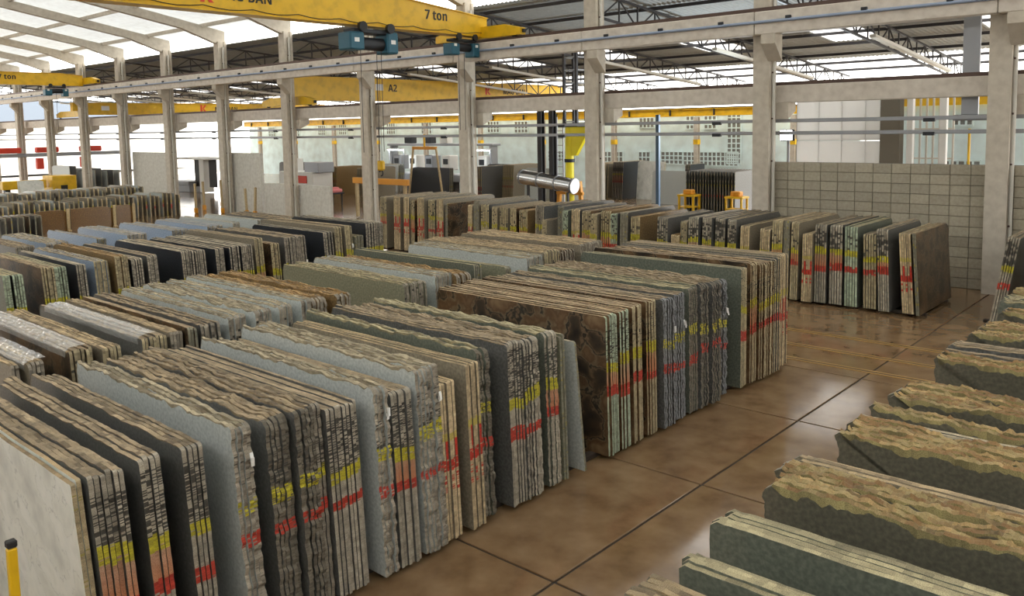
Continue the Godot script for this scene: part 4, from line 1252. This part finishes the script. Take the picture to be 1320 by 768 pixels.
# ------------------------------------------------------------------ left end of the hall
func build_left_end() -> void:
	var w := structure("wall_infill", "grey block wall filling a bay between far columns", "wall")
	pbox(w, "wall_body", Vector3(-54.0, 1.68, -25.1), Vector3(5.0, 3.36, 0.18), M.infill, 0.02)
	w = structure("wall_partition", "narrow grey block wall beside a column", "wall")
	pbox(w, "wall_body", Vector3(-42.6, 1.7, -25.1), Vector3(3.6, 3.4, 0.18), M.infill, 0.02)
	w = structure("wall_low", "low beige wall between two columns", "wall")
	pbox(w, "wall_body", Vector3(-37.4, 0.9, -25.0), Vector3(6.0, 1.8, 0.16), M.infill, 0.02)
	# cut-to-size brown slabs, strapped in three bundles with pale posts
	var z := -14.3
	var k := 0
	for l in [1.2, 2.0, 0.8]:
		k += 1
		var look := bundle_look("pale", 0)
		var m := slab_mesh("rust_granite", l, 1.02, 0.035, "plain", 0, look, 0, 10, 6)
		for i in 6:
			make_slab("rust_granite", m, "low rust-brown slab, %s strapped bundle toward the columns" % ordinal(k), "%s strapped bundle" % ordinal(k), Transform3D(Basis(Vector3.UP, -PI / 2.0), Vector3(-42.5 - i * 0.07, 0.0, z)))
		z -= l + 0.05
		var p := thing("timber_stake", "pale timber stake ending the %s strapped bundle" % ordinal(k), "stake", Vector3(-42.36, 0, z + 0.025))
		pbox(p, "stake", Vector3(0, 0.54, 0), Vector3(0.07, 1.08, 0.14), M.wood, 0.01)
		pbox(p, "foot", Vector3(0.05, 0.03, 0), Vector3(0.2, 0.06, 0.16), M.wood, 0.01)
		z -= 0.12
	for r in 2:
		for i in 44:
			var style: String = ["cream", "letter", "cream", "pale"][(i + r) % 4]
			var look := bundle_look(style, 0)
			var m := slab_mesh("beige_granite" if i % 3 else "silver_granite", 2.0, 1.2 + 0.25 * r + rng.randf_range(-0.1, 0.1), 0.07, style, 0, look, 0, 10, 6)
			make_slab("short", m, "short slab in the upright %s row behind the strapped brown bundles" % ["nearer", "farther"][r], "short slabs, %s row" % ["nearer", "farther"][r], Transform3D(Basis(Vector3.UP, 0.0), Vector3(-45.5 - r * 4.5, 0.0, -12.5 - i * 0.235)))
	for i in 9:
		var look := bundle_look("plain", 0)
		var m := slab_mesh("grey_granite" if i % 2 else "silver_granite", 2.4, 2.1 + rng.randf_range(-0.3, 0.2), 0.05, "plain", 1, look, 0, 10, 8)
		make_slab("stored", m, "grey slab stored upright beyond the yellow machine", "grey slabs beyond the yellow machine", Transform3D(Basis(Vector3.UP, 0.15), Vector3(-66.0, 0.0, -24.5 - i * 0.45)))
	for i in 14:
		var look := bundle_look("plain", 0)
		var kind: String = ["grey_granite", "beige_granite", "brown_granite"][i % 3]
		var m := slab_mesh(kind, 1.9, 1.02, 0.05, "plain", 0, look, 0, 8, 6)
		make_slab("low", m, "low slab standing beside the strapped brown bundles", "low slabs beside the strapped bundles", Transform3D(Basis.IDENTITY, Vector3(-40.6, 0.0, -10.6 - i * 0.24)))
	var ns := thing("neighbour_shed", "distant white shed with blue-grey roof beyond the hall end", "building", Vector3(-112.0, 0, -26.0))
	pbox(ns, "wall", Vector3(0, 3.1, 0), Vector3(8.0, 6.2, 60.0), M.white_wall)
	var sr := Mb.new()
	sr.extrude(PackedVector2Array([Vector2(4.6, 6.2), Vector2(0.0, 8.8), Vector2(-4.6, 6.2)]), Transform3D(Basis.IDENTITY, Vector3(0, 0, 30.4)), 60.8)
	part(ns, "roof", sr.mesh(mat(srgb(84, 94, 106), 0.7)))
	for i in 6:
		pbox(ns, "gutter_joint", Vector3(4.62, 6.15, -26.0 + i * 10.4), Vector3(0.12, 0.16, 0.3), M.galv)
	# yellow machine
	var y := thing("yellow_machine", "yellow steel machine cabin with dark opening", "machine", Vector3(-60.0, 0, -21.6))
	pbox(y, "cabin", Vector3(0, 1.1, 0), Vector3(1.8, 1.6, 1.5), M.yellow, 0.04)
	pbox(y, "opening", Vector3(0.9, 0.85, 0.05), Vector3(0.04, 0.85, 0.42), M.black)
	pbox(y, "base", Vector3(0, 0.15, 0), Vector3(2.0, 0.3, 1.7), M.dark, 0.02)
	pbox(y, "side_boom", Vector3(0, 1.4, 2.2), Vector3(0.5, 0.55, 2.6), M.yellow, 0.03)
	pbox(y, "boom_foot", Vector3(0, 0.56, 3.2), Vector3(0.4, 1.12, 0.3), M.dark)
	for i in 3:
		var mb := Mb.new()
		var look := bundle_look("cream", 0)
		var m := slab_mesh("white_marble", 1.4, 1.7, 0.04, "cream", 0, look, 0, 8, 6)
		make_slab("white_marble", m, "white plate leaning beside the yellow machine", "white plates by the yellow machine", Transform3D(Basis(Vector3.UP, -PI / 2.0) * Basis(Vector3.RIGHT, 0.2), Vector3(-58.0 - i * 0.2, 0.05, -18.6)))
	# reddish planks, pink padding, yellow stands
	var pl := thing("plank_pile", "low pile of red and white planks beside the infill wall", "planks", Vector3(-57.0, 0, -26.4))
	for i in 6:
		pbox(pl, "plank", Vector3(0.1 * (i % 3), 0.05 + 0.07 * i, 0.06 * (i % 2)), Vector3(2.6 - 0.25 * i, 0.065, 0.7), M.white if i % 2 else mat(srgb(206, 120, 108), 0.8), 0.008)
	var pk := thing("pink_padding", "pile of pink padding on a trestle beyond the low wall", "padding", Vector3(-43.4, 0, -31.4))
	for i in 5:
		pbox(pk, "pad", Vector3(-0.6 + 0.3 * i, 0.82 + 0.1 * (i % 2), 0), Vector3(0.42, 0.22, 0.8), mat(srgb(228, 138, 138), 0.9), 0.06)
	pbox(pk, "trestle_top", Vector3(0, 0.67, 0), Vector3(1.8, 0.08, 0.9), M.dark, 0.01)
	for x in [-0.75, 0.75]:
		for z3 in [-0.35, 0.35]:
			pbox(pk, "leg", Vector3(x, 0.315, z3), Vector3(0.08, 0.63, 0.08), M.dark)
	for x in [-21.5, -18.9]:
		var yf := thing("yellow_stand", "low yellow steel stand %s the long slab rack" % ("before" if x < -20 else "past the end of"), "stand", Vector3(x, 0, -37.5))
		for sx in [-0.4, 0.4]:
			for sz in [-0.3, 0.3]:
				pbox(yf, "leg", Vector3(sx, 0.5, sz), Vector3(0.09, 1.0, 0.09), M.yellow)
		pbox(yf, "shelf", Vector3(0, 0.98, 0), Vector3(0.95, 0.1, 0.75), M.yellow, 0.01)
		pbox(yf, "shelf", Vector3(0, 0.4, 0), Vector3(0.9, 0.06, 0.7), M.yellow, 0.01)
		pbox(yf, "motor", Vector3(0, 1.15, 0), Vector3(0.5, 0.24, 0.4), M.orange, 0.04)
	# red gantry far behind
	var g := thing("red_gantry", "pale gantry beam with red drive units at the hall end", "gantry", Vector3(-74.0, 0, -26.0))
	pbox(g, "gantry_beam", Vector3(0, 3.0, 0), Vector3(0.5, 0.3, 13.0), M.galv, 0.03)
	for z2 in [-6.2, 6.2]:
		pbox(g, "gantry_leg", Vector3(0, 1.45, z2), Vector3(0.4, 2.9, 0.4), M.galv, 0.03)
	for z2 in [3.0, 0.2, -3.2]:
		pbox(g, "drive_unit", Vector3(0.1, 3.4, z2), Vector3(0.6, 0.45, 1.7), M.red, 0.08)
	pbox(g, "drive_tower", Vector3(0.1, 2.3, 0.8), Vector3(0.5, 0.9, 0.5), M.red, 0.05)
	pbox(g, "drive_tower", Vector3(0.1, 2.3, -2.6), Vector3(0.5, 0.9, 0.5), M.red, 0.05)
	# bridge saw
	var s := thing("bridge_saw", "bridge saw with white roof plate and dark curtains", "machine", Vector3(-60.0, 0, -32.0))
	pbox(s, "roof_plate", Vector3(0, 2.62, 0), Vector3(5.0, 0.14, 2.0), M.white, 0.02)
	pbox(s, "pillar", Vector3(0.2, 1.3, 0), Vector3(0.7, 2.5, 0.8), M.white, 0.03)
	pbox(s, "curtain", Vector3(-0.9, 1.5, 0.1), Vector3(0.9, 2.1, 0.05), M.black)
	pbox(s, "curtain", Vector3(1.4, 1.5, 0.1), Vector3(1.1, 2.1, 0.05), M.black)
	pbox(s, "table", Vector3(-2.6, 0.7, 0), Vector3(3.0, 0.3, 1.6), M.galv, 0.03)
	pbox(s, "table_base", Vector3(-2.6, 0.28, 0), Vector3(2.6, 0.56, 1.3), M.galv, 0.03)
	# white control units behind the low wall
	var u := thing("white_machine", "white machine with red panel behind the low wall", "machine", Vector3(-49.0, 0, -33.5))
	pbox(u, "body", Vector3(0, 0.9, 0), Vector3(4.0, 1.8, 1.6), M.white, 0.04)
	pbox(u, "red_panel", Vector3(0.4, 1.3, 0.82), Vector3(1.8, 0.5, 0.04), M.red)
	pbox(u, "hood", Vector3(1.6, 2.1, 0), Vector3(1.6, 0.7, 1.3), M.galv, 0.04)
	pbox(u, "cabinet", Vector3(-1.3, 2.2, 0), Vector3(0.9, 0.9, 0.9), M.white, 0.03)
	# timber stakes leaning here and there
	for a in [[-45.1, -23.4, 0.0, 1.7], [-46.4, -24.6, 0.04, 1.7], [-49.0, -27.5, 0.02, 2.0], [-47.6, -26.4, -0.05, 1.9], [-43.6, -24.2, 0.05, 1.9], [-40.4, -24.3, -0.1, 1.6], [-41.2, -24.3, 0.06, 1.5]]:
		var p := thing("timber_stake", "pale timber stake with yellow foot standing before the far columns", "stake", Vector3(a[0], 0, a[1]), "timber stakes before the far columns")
		p.rotation.z = a[2]
		pbox(p, "stake", Vector3(0, a[3] / 2.0, 0), Vector3(0.13, a[3], 0.1), M.wood, 0.01)
		pbox(p, "foot", Vector3(0, 0.16, 0), Vector3(0.2, 0.3, 0.16), M.orange, 0.02)

# ------------------------------------------------------------------ near details
func build_near() -> void:
	var p := thing("yellow_guard_post", "yellow guard post with dark cap beside the white marble slab", "post", Vector3(-6.32, 0, -1.8))
	pbox(p, "post", Vector3(0, 0.88, 0), Vector3(0.06, 1.76, 0.06), M.yellow, 0.008)
	pbox(p, "cap", Vector3(0, 1.79, 0), Vector3(0.065, 0.05, 0.065), M.black, 0.008)
	pbox(p, "foot", Vector3(0, 0.01, 0), Vector3(0.2, 0.02, 0.2), M.yellow)

func _ready() -> void:
	rng.seed = 20240
	# camera: lens shifted down, as the photograph is cropped
	var cam := Camera3D.new()
	cam.name = "camera"
	var yaw := -0.73
	var pitch := 0.0938
	var roll := 0.018
	var f := Vector3(sin(yaw) * cos(pitch), -sin(pitch), -cos(yaw) * cos(pitch))
	var r := Vector3(cos(yaw), 0, sin(yaw))
	var d := f.cross(r)
	cam.transform = Transform3D(Basis(r * cos(roll) + d * sin(roll), -(d * cos(roll) - r * sin(roll)), -f), Vector3(0, 4.6, 0))
	cam.projection = Camera3D.PROJECTION_FRUSTUM
	cam.near = 0.1
	cam.far = 400.0
	cam.size = 0.1 * 768.0 / 1079.37
	cam.frustum_offset = Vector2(0, -0.1 * 119.345 / 1079.37)
	add_child(cam)
	cam.current = true
	var env := Environment.new()
	env.background_mode = Environment.BG_COLOR
	env.background_color = srgb(255, 252, 246)
	env.background_energy_multiplier = 4.0
	env.tonemap_mode = Environment.TONE_MAPPER_LINEAR
	env.tonemap_exposure = 1.4
	env.sdfgi_enabled = true
	env.ssao_enabled = true
	env.ssil_enabled = true
	var we := WorldEnvironment.new()
	we.name = "environment"
	we.environment = env
	add_child(we)
	make_materials()
	build_floor()
	build_walls()
	build_columns()
	build_crane_beams()
	build_roofs()
	bearers()
	slab_row(AISLE_ROW, -6.45, 0.0, 3.35, true, "of the aisle row from its white marble", "aisle row")
	slab_row(SECOND_ROW, -10.5, 0.0, 3.5, true, "of the second row toward the columns", "second row")
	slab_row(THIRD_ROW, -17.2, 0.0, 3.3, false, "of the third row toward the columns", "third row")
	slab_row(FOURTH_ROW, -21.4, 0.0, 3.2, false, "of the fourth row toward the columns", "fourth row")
	slab_row(RIGHT_ROW, -2.5, 1.0, 3.3, true, "of the row across the aisle", "row across the aisle")
	back_row(BACK_ROW, -20.45, 2.7)
	back_row(LEANING_ROW, -20.65, 2.6, "leaning beyond the row across the aisle", "leaning bundles")
	build_near()
	build_cranes()
	build_far_hall()
	build_far_slabs()
	build_left_end()
